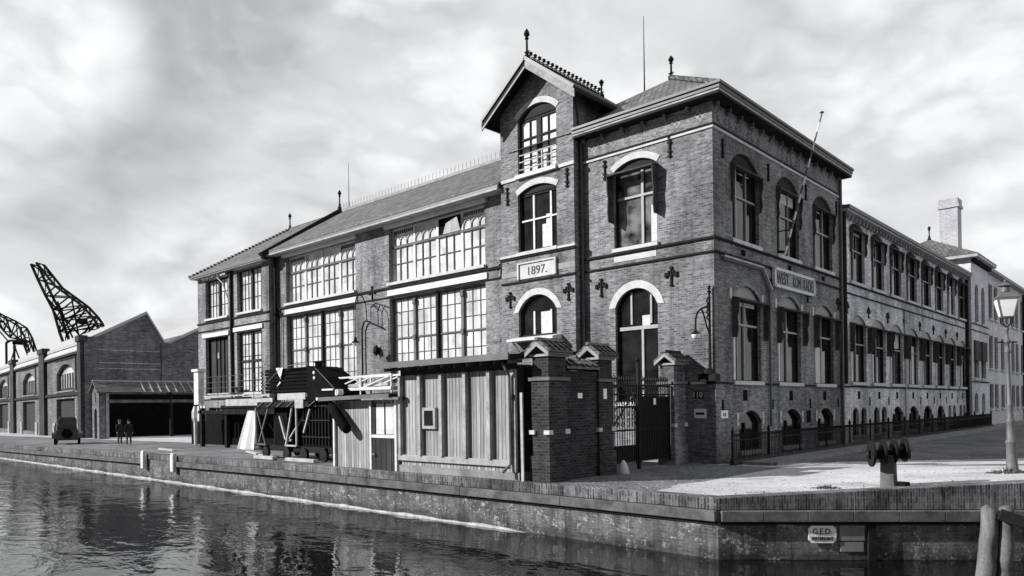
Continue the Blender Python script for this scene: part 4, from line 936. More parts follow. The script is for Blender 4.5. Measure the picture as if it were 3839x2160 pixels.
mb = MB(); mb.tube([(-20.72, -.16, 7.05), (-20.74, -.2, 7.9), (-20.6, -.5, 8.3), (-20.4, -.85, 8.4), (-20.22, -1.2, 8.15), (-20.2, -1.3, 7.8), (-20.2, -1.3, 6.0)], .03, 7)
mb.tube([(-20.72, -.16, 7.95), (-20.2, -.16, 7.9), (-19.72, -.16, 7.55), (-19.7, -.16, 6.65)], .028, 6); mb.tube([(-19.7, -.16, 7.5), (-19.5, -.16, 7.8), (-19.2, -.16, 7.75), (-18.8, -.16, 7.55)], .028, 6); mb.build('bracket_arm', 'iron', wl2)
mb = MB(); mb.lathe((-20.2, -1.3, 5.72), [(.22, 0), (.2, .04), (.09, .12), (.06, .3)], 12); mb.build('shade', 'iron', wl2)
mb = MB(); mb.lathe((-20.2, -1.3, 5.55), [(.02, 0), (.12, .04), (.17, .12), (.18, .17)], 12); mb.build('glass_globe', 'lampglass', wl2)

# ------------------------------------------------------------------ flagpole
fp = thing('flagpole', 'striped flagpole leaning out from the middle upper window of the street facade', 'flagpole', (.15, 5.75, 8.4))
a, b_ = Vector((.25, 5.75, 8.4)), Vector((1.85, 5.75, 13.85)); n = 16
for par, mt in ((0, 'sign'), (1, 'pole_red')):
    mb = MB()
    for k in range(par, n, 2): mb.tube([a.lerp(b_, k / n), a.lerp(b_, (k + 1) / n)], [.055 - .025 * k / n, .055 - .025 * (k + 1) / n], 8)
    mb.build('pole_stripe', mt, fp)
mb = MB(); mb.lathe(b_, [(.02, 0), (.09, .03), (.09, .06), (.01, .1)], 8); mb.build('truck_cap', 'gutter', fp)
mb = MB(); mb.bar((.0, 5.75, 8.55), (.3, 5.75, 8.5), .1); mb.bar((.0, 5.75, 9.4), (.55, 5.75, 9.4), .04); mb.build('socket', 'iron', fp)

# ------------------------------------------------------------------ large plank hut
HY = -8.62
FH = FR(HY)
bh = thing('wooden_hut', 'large board and batten hut with flat felt roof on the quay beside the gate pillar', 'hut', (-4.6, -7.5, 0))
mb = MB(); mb.box(-7.45, -1.85, HY + .0, -6.0, -.05, .24); mb.build('plinth', 'concrete', bh)
mb = MB(); mb.box(-7.35, -1.95, HY + .05, -6.1, .24, 3.45); mb.build('wall', 'plank', bh)
mb = MB(); mb.box(-1.948, -1.93, HY + .06, -6.12, .24, 3.4); mb.build('end_wall', 'plank_dark', bh)  # end boards coloured dark for the shade on that side
mb = MB(); mb.fbox(FH, -7.45, -2.12, .4, .6, -.06, .05); mb.build('sill_beam', 'grey_wood', bh, bevel=.01)
for u, w_ in ((-7.3, .1), (-6.27, .13), (-5.2, .13), (-4.08, .13), (-3.02, .13)):
    mb = MB(); mb.fbox(FH, u - w_ / 2, u + w_ / 2, .602, 3.3, -.055, .1); mb.build('batten', 'grey_wood', bh)
mb = MB(); mb.fbox(FH, -2.14, -1.95, .25, 3.3, -.055, .05); mb.build('corner_board', 'grey_wood', bh)
mb = MB(); mb.fbox(FH, -7.36, -1.94, 3.3, 3.6, -.06, -.03); mb.build('frieze_board', 'dark', bh)
for k in range(11):
    mb = MB(); u = -7.7 + k * .58; mb.bar(FH(u, 3.55, -.2), FH(u, 3.5, .38), .07, .1); mb.build('rafter', 'timber', bh)
mb = MB(); mb.hexa([(-8.1, HY - .5, 3.6), (-1.75, HY - .5, 3.6), (-1.75, -5.9, 3.82), (-8.1, -5.9, 3.82), (-8.1, HY - .5, 3.72), (-1.75, HY - .5, 3.72), (-1.75, -5.9, 3.94), (-8.1, -5.9, 3.94)]); ro = mb.build('roof', 'roof_felt', bh)
mb = MB(); mb.box(-8.12, -1.74, HY - .56, HY - .5, 3.56, 3.75); mb.build('roof_edge', 'gutter', ro)
mb = MB(); mb.fbox(FH, -6.14, -5.5, 1.5, 2.2, -.05, .06); wo = mb.build('window', 'grey_wood', bh)
mb = MB(); mb.fbox(FH, -6.04, -5.6, 1.6, 2.1, .055, .064); mb.build('pane', 'gdark', wo)
mb = MB(); mb.tube([FH(-2.2, 3.5, .3), FH(-2.12, 3.3, .25), FH(-2.1, 3.1, .12), FH(-2.1, .5, .1), FH(-2.25, .25, .3)], .045, 7); mb.build('downpipe', 'gutter', bh)
for u, z in ((-7.15, 2.55), (-2.05, 2.5)):
    mb = MB(); mb.fbox(FH, u - .08, u + .08, z - .07, z + .05, .0, .14); mb.build('bracket', 'iron', bh)
mb = MB(); mb.bar((-1.62, -8.72, -.02), (-1.7, -8.66, 2.6), .09, .05); tag(mb.build('leaning_board', 'offwhite'), 'narrow pale board standing upright between the large hut and the gate pillar', 'board')

# ------------------------------------------------------------------ small plank hut
sh_ = thing('wooden_shed', 'low plank shed with half glazed door and dark sloping roof left of the large hut', 'shed', (-9.5, -7.8, 0))
mb = MB(); mb.box(-11.35, -7.52, HY + .05, -6.6, 0, 2.5); mb.build('wall', 'plank', sh_)
for u in (-11.32, -9.02, -7.58):
    mb = MB(); mb.fbox(FH, u - .05, u + .05, 0, 2.5, -.045, .05); mb.build('post', 'white', sh_)
mb = MB(); mb.hexa([(-11.75, HY - .4, 2.5), (-7.44, HY - .4, 2.56), (-7.44, -6.3, 2.75), (-11.75, -6.3, 2.7), (-11.75, HY - .4, 2.6), (-7.44, HY - .4, 2.68), (-7.44, -6.3, 2.9), (-11.75, -6.3, 2.82)]); ro = mb.build('roof', 'roof_felt', sh_)
mb = MB(); mb.bar((-11.75, HY - .42, 2.57), (-7.44, HY - .42, 2.63), .03, .14); mb.build('roof_edge', 'gutter', ro)
mb = MB(); mb.fbox(FH, -8.92, -7.64, .02, 1.15, -.04, .01); mb.fbox(FH, -8.92, -8.75, 1.15, 2.38, -.04, .01); do = mb.build('door', 'plank_dark', sh_)
mb = MB(); mb.fbox(FH, -8.97, -7.63, 1.15, 1.26, -.04, .04); mb.build('door_rail', 'white', do)
mb = MB(); mb.fbox(FH, -8.72, -7.66, 1.28, 2.36, -.04, .0); mb.build('pane', 'gwhite', do)
mb = MB(); mb.fbox(FH, -8.24, -8.19, 1.28, 2.36, .002, .02); mb.build('glazing_bar', 'bars', do)
mb = MB(); mb.lathe(FH(-8.8, .55, .06), [(.03, -.05), (.05, 0), (.03, .05)], 6); mb.build('handle', 'offwhite', do)
# white lattice over the shed roof
lr = thing('white_lattice_girder', 'low white lattice girder lying above the small shed roof', 'girder', (-11.9, -6.9, 2.85))
mb = MB()
for y in (-7.0, -6.5):
    mb.bar((-13.9, y, 3.47), (-9.85, y, 3.5), .07); mb.bar((-13.9, y, 3.0), (-9.85, y, 2.98), .14, .12)
    for k in range(3): x = -13.85 + k * 1.98; mb.bar((x, y, 2.75 if k else 3.0), (x, y, 3.5), .06)
    for k in range(2): x = -13.85 + k * 1.98; mb.bar((x, y, 3.0), (x + 1.98, y, 3.48), .045)
mb.build('lattice', 'white', lr)
mb = MB(); mb.box(-13.4, -10.2, -6.95, -6.55, 3.08, 3.2); mb.build('walkway', 'offwhite', lr)
mb = MB(); mb.box(-9.6, -7.4, -6.6, -6.2, 2.9, 3.35); tag(mb.build('white_crate', 'offwhite', None, bevel=.02), 'pale crate standing on the shed roof against the large hut', 'crate')

# ------------------------------------------------------------------ quay crane between shed and end wing
qc = thing('quay_crane', 'dark steam quay crane on trestle legs with ballast beams stacked on its deck', 'crane', (-16, -6.8, 0))
Y0, Y1 = -7.6, -5.9
mb = MB(); mb.box(-19.2, -13.2, Y0 + .1, Y0 + .35, .35, .6); mb.box(-19.2, -13.2, Y1 - .35, Y1 - .1, .35, .6); mb.box(-19.0, -13.4, Y0 + .3, Y1 - .3, .4, .52)
for x in (-18.8, -16.3, -13.6): mb.box(x - .12, x + .12, Y0 + .1, Y1 - .1, .32, .58)
mb.build('bogie_frame', 'steel', qc)
for x in (-18.4, -16.6, -15.2, -13.7):
    for y in (Y0 + .05, Y1 - .05):
        mb = MB(); mb.tube([(x, y - .06, .27), (x, y + .06, .27)], .27, 14); mb.build('wheel', 'iron', qc)
def tri(x0, x1, y, zt):
    mb = MB(); xm = x1 - .05
    for p_, q_ in (((x0, y, .62), (x1, y, .62)), ((x0 + .05, y, .62), (xm - .3, y, zt)), ((x1, y, .62), (x1, y, zt)), ((x0, y, .62), (x0, y + 1.2, zt))): mb.bar(p_, q_, .07, .07)
    mb.build('trestle_leg', 'offwhite', qc)
tri(-16.65, -15.72, Y0, 2.3)
mb = MB(); mb.bar((-19.15, Y0, .6), (-19.15, Y0, 2.3), .12); mb.bar((-19.1, Y0, 2.2), (-18.35, Y0, .6), .06); mb.bar((-18.95, Y0, .7), (-18.1, Y0, 2.25), .07); mb.bar((-19.1, Y0, .62), (-18.3, Y0, .62), .07); mb.build('trestle_leg', 'gutter', qc)
mb = MB(); mb.bar((-15.15, Y0, 1.2), (-14.65, Y0, 2.2), .07); mb.bar((-17.4, Y0 + .2, 1.9), (-16.75, Y0 + .1, .9), .12); mb.bar((-16.75, Y0 + .1, .9), (-16.3, Y0 + .1, .85), .1); mb.build('brace', 'offwhite', qc)
mb = MB(); mb.box(-18.0, -16.9, Y0 + .25, Y1 - .2, .6, 2.3); mb.build('counterweight_box', 'black', qc); mb = MB(); mb.box(-15.4, -13.25, Y0 + .12, Y1 - .1, .55, 2.75); mb.build('engine_house', 'black', qc)
mb = MB(); mb.box(-18.9, -14.6, Y0 - .1, Y1 + .1, 2.3, 2.55); mb.build('deck_frame', 'steel', qc)
mb = MB(); mb.box(-17.0, -14.75, Y0 - .16, Y0 - .1, 2.62, 2.9); mb.box(-15.6, -14.95, Y0 - .15, Y0 - .09, 2.25, 2.62); mb.build('deck_fascia', 'offwhite', qc)
mb = MB()
for k in range(9): x = -15.3 + k * .24; mb.box(x, x + .03, Y0 + .06, Y0 + .12, .7, 2.6)
for z in (1.0, 1.7, 2.3): mb.box(-15.4, -13.25, Y0 + .05, Y0 + .12, z, z + .05)
mb.build('house_rib', 'iron', qc)
mb = MB(); mb.tube([(-14.4, Y0 - .2, 4.1), (-16.5, Y0 - .2, 4.1), (-18.5, Y0 - .2, 3.0)], .018, 5); mb.tube([(-13.9, Y0 - .2, 3.9), (-12.5, Y0 - .2, 3.0), (-12.4, Y0 - .3, 2.2)], .015, 5)
for k in range(6): x = -18.8 + k * .85; mb.bar((x, Y0 - .13, 2.32), (x + .5, Y0 - .13, 2.54), .035)
mb.build('tie_rod', 'gutter', qc)
for k in range(7):
    mb = MB(); z = 2.95 + k * .155; j = random.uniform(-.06, .06)
    for r in range(5): y = Y0 + .05 + r * .34; mb.box(-18.4 + j, -14.65 + j, y, y + .26, z, z + .13)
    mb.build('ballast_beam', 'black', qc, bevel=.015)
mb = MB()
for k in range(6): mb.tube([(-18.5, Y0, 3.02 + k * .16), (-18.62, Y0 - .05, 3.1 + k * .16), (-18.5, Y0 - .02, 3.16 + k * .16)], .03, 5)
mb.build('rung', 'iron', qc)
mb = MB(); mb.poly([(-17.35, Y0 - .02, 4.05), (-16.75, Y0 - .02, 4.05), (-16.95, Y0 - .03, 3.55)]); mb.poly([(-17.3, Y0 - .03, 3.2), (-17.0, Y0 - .02, 3.45), (-16.95, Y0 - .025, 3.38)]); mb.build('tarpaulin_flap', 'canvas', qc)
mb = MB(); mb.fprism(FR(Y0), [(-14.7, 2.5), (-14.72, 4.0), (-14.5, 4.02), (-14.15, 3.9), (-13.85, 3.75), (-13.4, 3.52), (-12.6, 2.98), (-12.45, 2.85), (-12.6, 2.7), (-13.1, 2.75), (-13.1, 2.5)], -1.3, .1); mb.build('boiler_hood', 'black', qc)
mb = MB(); mb.lathe((-14.5, Y0 + .35, 4.0), [(.15, -.2), (.15, .14), (.19, .17), (.19, .22)], 10); mb.build('funnel', 'black', qc)
for x, z in ((-14.12, 3.72), (-14.1, 3.5), (-13.6, 2.6), (-13.9, 2.62)): mb = MB(); mb.tube([(x, Y0 - .14, z), (x, Y0 - .1, z)], .07, 10); mb.build('gauge', 'white', qc)
mb = MB(); mb.box(-13.5, -12.7, Y0 - .16, Y0 - .12, 2.95, 3.02); mb.build('hand_rail', 'white', qc)
mb = MB(); mb.tube([(-12.45, Y0 - .16, 2.86), (-12.45, Y0 + .1, 2.86)], .13, 14); mb.build('pulley', 'white', qc)
# chute slung low in front of the shed
mb = MB(); mb.tube([(-11.2, -8.86, 2.32), (-10.85, -8.88, 2.05), (-10.2, -8.9, 1.5), (-10.08, -8.9, 1.4), (-10.02, -8.9, 1.35)], [.17, .2, .2, .16, .06], 10); mb.build('chute', 'black', qc, True)
for x0, x1, lab in ((-15.6, -13.4, 'light squared timber on the ground under the crane, right'), (-18.3, -16.6, 'light squared timber on the ground under the crane, left')):
    mb = MB(); mb.box(x0, x1, -8.25, -8.0, .01, .16); tag(mb.build('timber_baulk', 'offwhite', None, bevel=.02), lab, 'timber', 'timbers lying by the crane')

# ------------------------------------------------------------------ loading platform, canvas, posts
lpf = thing('loading_platform', 'raised loading platform with white fascia and thin rail before the end wing', 'platform', (-28, -2.5, -.1))
mb = MB(); mb.box(-31.4, -25.0, -3.4, -.6, 2.35, 2.5); mb.box(-31.4, -25, -3.3, -3.1, 1.95, 2.35); mb.box(-35, -31.4, -3.2, -.7, 2.0, 2.2); mb.build('deck', 'timber_dark', lpf)
mb = MB(); mb.box(-30.6, -25.1, -3.46, -3.4, 2.46, 2.86); mb.build('fascia', 'offwhite', lpf)
mb = MB(); mb.box(-34.2, -27.0, -3.0, -2.7, 2.92, 3.0); mb.box(-33.8, -28.5, -3.35, -3.05, 3.05, 3.12); mb.box(-33.4, -30.5, -3.3, -3.0, 3.2, 3.27); mb.build('plank_stack', 'offwhite', lpf)
for x in (-34.6, -31.2, -28.2, -25.3):
    mb = MB(); mb.box(x - .12, x + .12, -3.2, -2.96, -.2, 2.36); mb.build('post', 'timber_dark', lpf)
mb = MB(); mb.box(-35.2, -25.2, -.9, -.62, -.2, 2.3); mb.box(-40.5, -35.2, -1.2, -.8, -.3, 2.2); mb.build('back_boarding', 'black', lpf)
mb = MB()
for z in (3.6, 3.95, 4.3): mb.tube([(-34.2, -3.3, z), (-25.2, -3.3, z)], .012, 4)
for k in range(5): x = -34.2 + k * 2.25; mb.tube([(x, -3.3, 2.4), (x, -3.3, 4.3)], .02, 5)
mb.build('guard_rail', 'gutter', lpf)
mb = MB()
n = 10
for k in range(n):
    a, b_ = k / n, (k + 1) / n
    def cp(t, top): 
        y = -3.75 + .12 * math.sin(t * 9) * (0.4 if top else 1)
        return (-28.7 + t * 1.9, y, -.08) if not top else (-27.55 + t * .95, y + .1, 2.15)
    i = len(mb.v)
    mb.v += [cp(a, 0), cp(b_, 0), cp(b_, 1), cp(a, 1)] + [(x, y + .03, z) for x, y, z in (cp(a, 0), cp(b_, 0), cp(b_, 1), cp(a, 1))]
    for f in ((0, 1, 2, 3), (4, 5, 6, 7), (0, 1, 5, 4), (2, 3, 7, 6)): mb.f.append(tuple(i + q_ for q_ in f))
tag(mb.build('canvas_sheet', 'canvas'), 'bright white canvas sheet hanging to the ground left of the quay crane', 'canvas')
wp = thing('white_gate_post', 'tall white post with cap and short palings at the corner of the end wing', 'post', (-36.3, -2.5, -.15))
mb = MB(); mb.box(-36.65, -36.0, -2.7, -2.3, 2.6, 4.8); mb.box(-36.8, -35.85, -2.8, -2.2, 4.8, 4.98); mb.lathe((-36.8, -2.55, 1.9), [(.12, -2), (.14, -.5), (.25, -.2), (.25, .2), (.12, .6)], 8); mb.build('post', 'white', wp)
mb = MB()
for x in (-36.3, -35.85, -35.4): mb.box(x - .11, x + .11, -2.6, -2.5, 1.5, 2.5)
mb.build('paling', 'white', wp)
for x0, y0, x1, y1, w_, lab in ((-24.6, -5.2, -21.6, -6.2, .25, 'long pale plank lying on the yard left of the crane'), (-20.6, -6.6, -18.0, -7.3, .3, 'broad plank lying near the crane wheels'), (-33.5, -6.2, -30.3, -6.7, .25, 'pale plank lying on the quay near the gap')):
    mb = MB(); z = gz(x0, y0) + .06; mb.bar((x0, y0, z), (x1, y1, z), w_, .09); tag(mb.build('loose_plank', 'offwhite'), lab, 'plank', 'planks lying on the quay')

# ------------------------------------------------------------------ grit and rubbish lying on the quay
mb = MB(); rr = random.Random(3)
for k in range(520):
    if k % 3: x = rr.uniform(-34, 11); y = edge(x) + .5 + abs(rr.gauss(0, 1.6))
    else: x = rr.uniform(2, 14); y = edge(x) + rr.uniform(.5, 9)
    if (-11.9 < x < -.7 and y < -5.8) or (-1.8 < x < -.7): continue
    z = gz(x, y); r = rr.uniform(.012, .045); a = rr.uniform(0, 6.28); p = [(x + r * math.cos(a + 2.1 * j) * rr.uniform(.7, 1.6), y + r * math.sin(a + 2.1 * j) * rr.uniform(.7, 1.6), z) for j in range(3)]; t_ = (x, y, z + r * rr.uniform(.4, .9))
    i = len(mb.v); mb.v += p + [t_]; mb.f += [(i, i + 1, i + 3), (i + 1, i + 2, i + 3), (i + 2, i, i + 3)]
o = mb.build('gravel', 'stone_grey'); o['kind'] = 'stuff'; o['label'] = 'loose grit and rubbish scattered over the quay surface'; o['category'] = 'gravel'
# ------------------------------------------------------------------ warehouse along the quay
GW = Vector((-68.97, .64)); dv = Vector((-.9947, .1028)); gv = Vector((.1028, .9947))
WF = lambda u, z, d: (GW.x + dv.x * u - gv.x * d, GW.y + dv.y * u - gv.y * d, z)
WG = lambda u, z, d: (GW.x + gv.x * u - dv.x * d, GW.y + gv.y * u - dv.y * d, z)
wh = thing('warehouse', 'long two storey brick warehouse with saw-tooth roof and arched windows along the far quay', 'building', (GW.x, GW.y, -.4))
centers = [9.2 + 23.4 * k for k in range(3)]
WO = [Op(c - 4.6, c + 4.6, 4.55, 6.5, 7.5) for c in centers]; WD = [Op(c - 4.8, c + 4.8, -.2, 3.7) for c in centers]
mb = MB(); wall(mb, WF, 0, 70, -1.5, 8.5, WO + WD, .5)
pr = [(0, 9.4), (5.9, 12.7), (7.75, 9.5), (14.2, 12.9), (16, 9.5)]
for a, b_ in zip(pr, pr[1:]): mb.poly([WG(a[0], -1.5, 0), WG(b_[0], -1.5, 0), WG(b_[0], b_[1], 0), WG(a[0], a[1], 0)])
mb.build('wall', 'brick_ware', wh)
mb = MB()
for a, b_ in zip(pr, pr[1:]):
    for off in (0,):
        mb.hexa([WG(a[0], a[1] - .25, .12), WG(b_[0], b_[1] - .25, .12), WG(b_[0], b_[1] - .25, -70), WG(a[0], a[1] - .25, -70), WG(a[0], a[1] + .06, .12), WG(b_[0], b_[1] + .06, .12), WG(b_[0], b_[1] + .06, -70), WG(a[0], a[1] + .06, -70)])
mb.hexa([WF(.9, 8.45, .25), WF(70, 8.45, .25), WF(70, 9.4, -.4), WF(.9, 9.4, -.4), WF(.9, 8.6, .25), WF(70, 8.6, .25), WF(70, 9.55, -.4), WF(.9, 9.55, -.4)])
mb.build('roof', 'roof_light', wh)
mb = MB(); mb.fbox(WF, .9, 70, 8.2, 8.44, -.1, .3); mb.build('gutter', 'dark', wh)
for u0, u1 in ((-.15, 1.3), (19.6, 22.8), (43.3, 46.3)):
    mb = MB(); mb.fbox(WF, u0, u1, -1.5, 9.7, -.2, .35); mb.fbox(WF, u0 - .15, u1 + .15, 9.3, 9.9, -.3, .5); mb.build('pier', 'brick_dark', wh)
mb = MB(); mb.fbox(WG, .0, 1.3, -1.5, 9.8, -.2, .25); mb.build('pier', 'brick_ware', wh); mb = MB(); mb.fbox(WG, 7.3, 8.2, -1.5, 9.5, -.05, .2); mb.build('pier', 'brick_ware', wh)
mb = MB(); mb.fbox(WF, .6, 70, 4.0, 4.3, -.05, .22); mb.build('string_course', 'dark', wh)
for o in WO:
    w = window(wh, WF, o, mull=[(k / 7, .55) for k in range(1, 7)], fmat='bars', pmat='gwhite', dep=-.4, rev=.5, fw=.35, sill='concrete')
    s = MB(); s.fbox(WF, o.u0 - 1.3, o.u0 - .9, 4.5, 8.0, -.02, .1); s.fbox(WF, o.u0 - 1.3, o.u1 + .6, 7.95, 8.1, -.02, .1); s.build('surround', 'dark', w)
for o in WD:
    d_ = MB(); d_.fbox(WF, o.u0, o.u1, -1.4, 3.7, -.5, -.4); d_.build('door', 'plank_dark', wh)
    for u in (o.u0 - 1.8, o.u1 + .4):
        s = MB(); s.fbox(WF, u, u + 1.4, -1.4, 1.0, -.02, .12); s.build('plinth', 'stone_grey', wh)
for z in (8.5, 7.2, 6.6):
    s = MB(); s.fbox(WG, 1.3, 7.3, z, z + .06, -.01, .04); s.build('string_course', 'brick_wing', wh)

shd = thing('lean_to_shed', 'open fronted tile roofed shed with pale arched gable end beside the warehouse', 'shed', (-65.2, .4, -.35))
XS = lambda u, z, d: WG(u, z, d)
E0 = .05
EF = lambda u, z, d: WG(E0 - d, z, u)         # end wall facing the quay; u = distance out from the gable wall
mb = MB(); ad_ = Op(3.9, 5.0, -.6, 2.0, 2.55); ow = Op(4.25, 4.6, 3.1, 3.9, 4.1); wall(mb, EF, 3.1, 5.8, -.6, 4.1, [ad_, ow], .3); mb.poly([EF(3.1, 4.1, 0), EF(5.8, 4.1, 0), EF(4.45, 5.0, 0)]); mb.poly([WG(E0, -.6, 5.8), WG(E0 + .7, -.6, 5.8), WG(E0 + .7, 4.1, 5.8), WG(E0, 4.1, 5.8)]); mb.build('end_wall', 'brick_ware', shd)
mb = MB(); mb.fbox(EF, 3.9, 5.0, -.6, 2.6, -.32, -.3); mb.fbox(EF, 4.2, 4.65, 3.1, 4.15, -.32, -.3); mb.build('door', 'black', shd)
mb = MB(); mb.hexa([WG(-.2, 4.0, 6.2), WG(13, 4.0, 6.2), WG(13, 5.05, 4.45), WG(-.2, 5.05, 4.45), WG(-.2, 4.1, 6.2), WG(13, 4.1, 6.2), WG(13, 5.15, 4.45), WG(-.2, 5.15, 4.45)])
mb.hexa([WG(-.2, 4.0, 2.7), WG(13, 4.0, 2.7), WG(13, 5.05, 4.45), WG(-.2, 5.05, 4.45), WG(-.2, 4.1, 2.7), WG(13, 4.1, 2.7), WG(13, 5.16, 4.45), WG(-.2, 5.16, 4.45)]); ro = mb.build('roof', 'tile', shd)
mb = MB()
for k in range(12): u = 4 + k * .75; mb.bar(WG(u, 4.13, 6.2), WG(u, 5.18, 4.45), .1, .08)
mb.build('roof_rib', 'offwhite', ro)
mb = MB(); mb.bar(WG(-.2, 5.2, 4.45), WG(13, 5.2, 4.45), .2, .15); mb.build('ridge_tile', 'offwhite', ro)
mb = MB(); mb.bar(WG(.6, 3.2, 5.9), WG(13, 3.2, 5.9), .05, .3); mb.build('header_beam', 'timber', shd)
for u in (.75, 6.5, 12.5):
    mb = MB(); mb.bar(WG(u, -.6, 5.8), WG(u, 4.0, 5.8), .25); mb.build('post', 'stone_grey' if u < 1 else 'timber_dark', shd)
mb = MB(); mb.fbox(WG, .6, 13, -1, 4.0, .3, .5); mb.build('shade_sheet', 'black', shd)  # black sheet stands in for the shade inside the open shed

# ------------------------------------------------------------------ harbour cranes beyond the warehouse
BD = Vector((.678, -.735, 0)) * 1.3        # half depth of the jibs, along their slewing axis
def lattice_crane(name, lab, left, right, inner, tower, th, tb):
    base = tower[-1]; t = thing(name, lab, 'crane', (base[0], base[1], 0), 'harbour cranes beyond the warehouse')
    left = [Vector(p) for p in left]; right = [Vector(p) for p in right]; tower = [Vector(p) for p in tower]
    n = max(len(left), len(right))
    for s in (-1, 1):
        mb = MB(); o = BD * s
        for ch in (left, right):
            for p_, q_ in zip(ch, ch[1:]): mb.bar(p_ + o, q_ + o, th)
        for k in range(n - 1):
            a = left[min(k, len(left) - 1)]; b2 = right[min(k + 1, len(right) - 1)]; c = left[min(k + 1, len(left) - 1)]
            mb.bar(a + o, b2 + o, tb); mb.bar(c + o, b2 + o, tb)
        mb.build('jib_truss', 'steel', t)
    mb = MB()
    for ch in (left, right):
        for p_, q_ in zip(ch, ch[1:]): mb.bar(p_ - BD, p_ + BD, tb); mb.bar(p_ - BD, q_ + BD, tb * .8)
    mb.build('cross_tie', 'steel', t)
    mb = MB()
    for k in range(0, len(inner), 2): mb.bar(Vector(inner[k]) + BD * .6, Vector(inner[k + 1]) + BD * .6, tb * 1.1)
    mb.build('stay', 'steel', t)
    mb = MB()
    for a, b2 in zip(tower, tower[1:]):
        for s in (-1, 1): mb.bar(a + BD * s, b2 + BD * s, .4)
    mb.build('tower', 'steel', t); return t
c1 = lattice_crane('harbour_crane', 'tall dark lattice crane with raised tapering jib behind the warehouse roof',
    [(-177.2, 24.6, 35.2), (-176.2, 25.6, 31.8), (-174.9, 26.7, 28.2), (-173.8, 27.8, 25.1), (-173.3, 28.2, 22.9), (-172.8, 28.7, 20.2), (-171.9, 29.5, 16.8)],
    [(-176.4, 25.4, 35.5), (-174.9, 26.8, 32.9), (-173.3, 28.2, 30.2), (-171.0, 30.3, 27.9), (-169.1, 32.1, 25.9), (-167.5, 33.6, 23.5), (-166.7, 34.3, 21.9), (-166.2, 34.8, 19.4)],
    [(-175.2, 26.5, 28.2), (-169.1, 32.1, 18.3), (-172.0, 29.4, 18.8), (-168.3, 32.8, 25.7), (-170.9, 30.4, 27.7), (-169.7, 31.5, 18.4), (-173.2, 28.3, 26.9), (-170.7, 30.6, 18.4), (-167.4, 33.7, 23.2), (-169.3, 31.9, 18.6), (-166.2, 34.7, 20.5), (-169.2, 32.0, 20.6), (-174.2, 27.4, 25.6), (-171.5, 30.0, 19.0), (-169.7, 31.6, 21.9), (-167.1, 34.1, 21.8), (-172.6, 29, 23), (-168.6, 32.6, 24.2), (-172.8, 28.7, 20.2), (-169.1, 32.1, 25.9), (-169.1, 32.1, 18.8), (-166.7, 34.2, 22)],
    [(-166.2, 34.7, 19.6), (-169.2, 32, 18.6), (-171.9, 29.5, 17.5), (-169.5, 31.5, 17), (-169.5, 31.5, 0)], .44, .25)
mb = MB(); p_ = Vector((-169.6, 31.6, 22.5)); mb.box(p_.x - .9, p_.x + .9, p_.y - .9, p_.y + .9, p_.z - .5, p_.z + .5); mb.build('machinery', 'steel', c1)
mb = MB(); mb.bar((-173.3, 28.2, 22.6), (-173.3, 28.2, 21.6), .1); mb.lathe((-173.3, 28.2, 20.4), [(.1, 0), (.28, .3), (.28, .9), (.1, 1.2)], 8); mb.build('hook_block', 'steel', c1)
c0 = lattice_crane('harbour_crane', 'lower lattice crane with drooping arched jib at the far left edge',
    [(-185.0, 17.4, 25.7), (-183.1, 19.2, 24.2), (-181.1, 21.0, 22.9), (-179.3, 22.7, 21.3), (-178.4, 23.5, 19.0), (-177.7, 24.2, 15.8)],
    [(-185.0, 17.4, 24.0), (-183.1, 19.2, 22.6), (-181.8, 20.4, 20.4), (-180.8, 21.3, 19.0), (-178.8, 23.1, 18.3), (-178.0, 23.8, 15.5)],
    [(-180.5, 21.6, 17.6), (-179.4, 22.6, 13.5), (-179.3, 22.7, 18.1), (-179.2, 22.8, 21.2), (-183.1, 19.2, 21.0), (-181.5, 20.7, 18.3), (-180.2, 21.9, 17.2), (-181.1, 21.0, 13.2), (-178.6, 23.4, 17.2), (-178.2, 23.7, 14.1), (-180.6, 21.5, 18.2), (-178.9, 23.0, 18.0)],
    [(-178.8, 23.1, 18.2), (-180.8, 21.3, 18.3), (-181.4, 20.7, 17.8), (-181.5, 20.7, 0)], .3, .2)
mb = MB(); a, b_ = Vector((-180.8, 21.3, 17.9)), Vector((-178.9, 23.0, 17.7)); mb.bar(a, b_, 1.2, .7); mb.build('machinery', 'steel', c0)

# ------------------------------------------------------------------ motor car seen from behind
cx, cy = -51.5, -6.0; cz = gz(cx, cy)
car = thing('motor_car', 'dark old motor car seen from behind with tall hood on the quay', 'car', (cx, cy, cz))
YZ = lambda pl, x0, x1: [(x0, x1, pl)]
def exy(mb, pl, x0, x1):
    i = len(mb.v); n = len(pl); mb.v += [(cx + x0, cy + y, cz + z) for y, z in pl] + [(cx + x1, cy + y, cz + z) for y, z in pl]
    mb.f.append(tuple(range(i, i + n))[::-1]); mb.f.append(tuple(range(i + n, i + 2 * n)))
    for k in range(n): mb.f.append((i + k, i + (k + 1) % n, i + n + (k + 1) % n, i + n + k))
mb = MB(); exy(mb, [(-.75, .35), (.75, .35), (.8, .7), (.72, 1.15), (-.72, 1.15), (-.8, .7)], -2.0, 1.2); exy(mb, [(-.42, .55), (.42, .55), (.42, 1.1), (-.42, 1.1)], -3.3, -2.0); mb.build('body', 'car_paint', car, bevel=.06)
mb = MB(); exy(mb, [(-.66, 1.15), (.66, 1.15), (.62, 1.9), (.5, 2.12), (-.5, 2.12), (-.62, 1.9)], -1.3, 1.05); mb.build('hood_top', 'hood', car, bevel=.06)
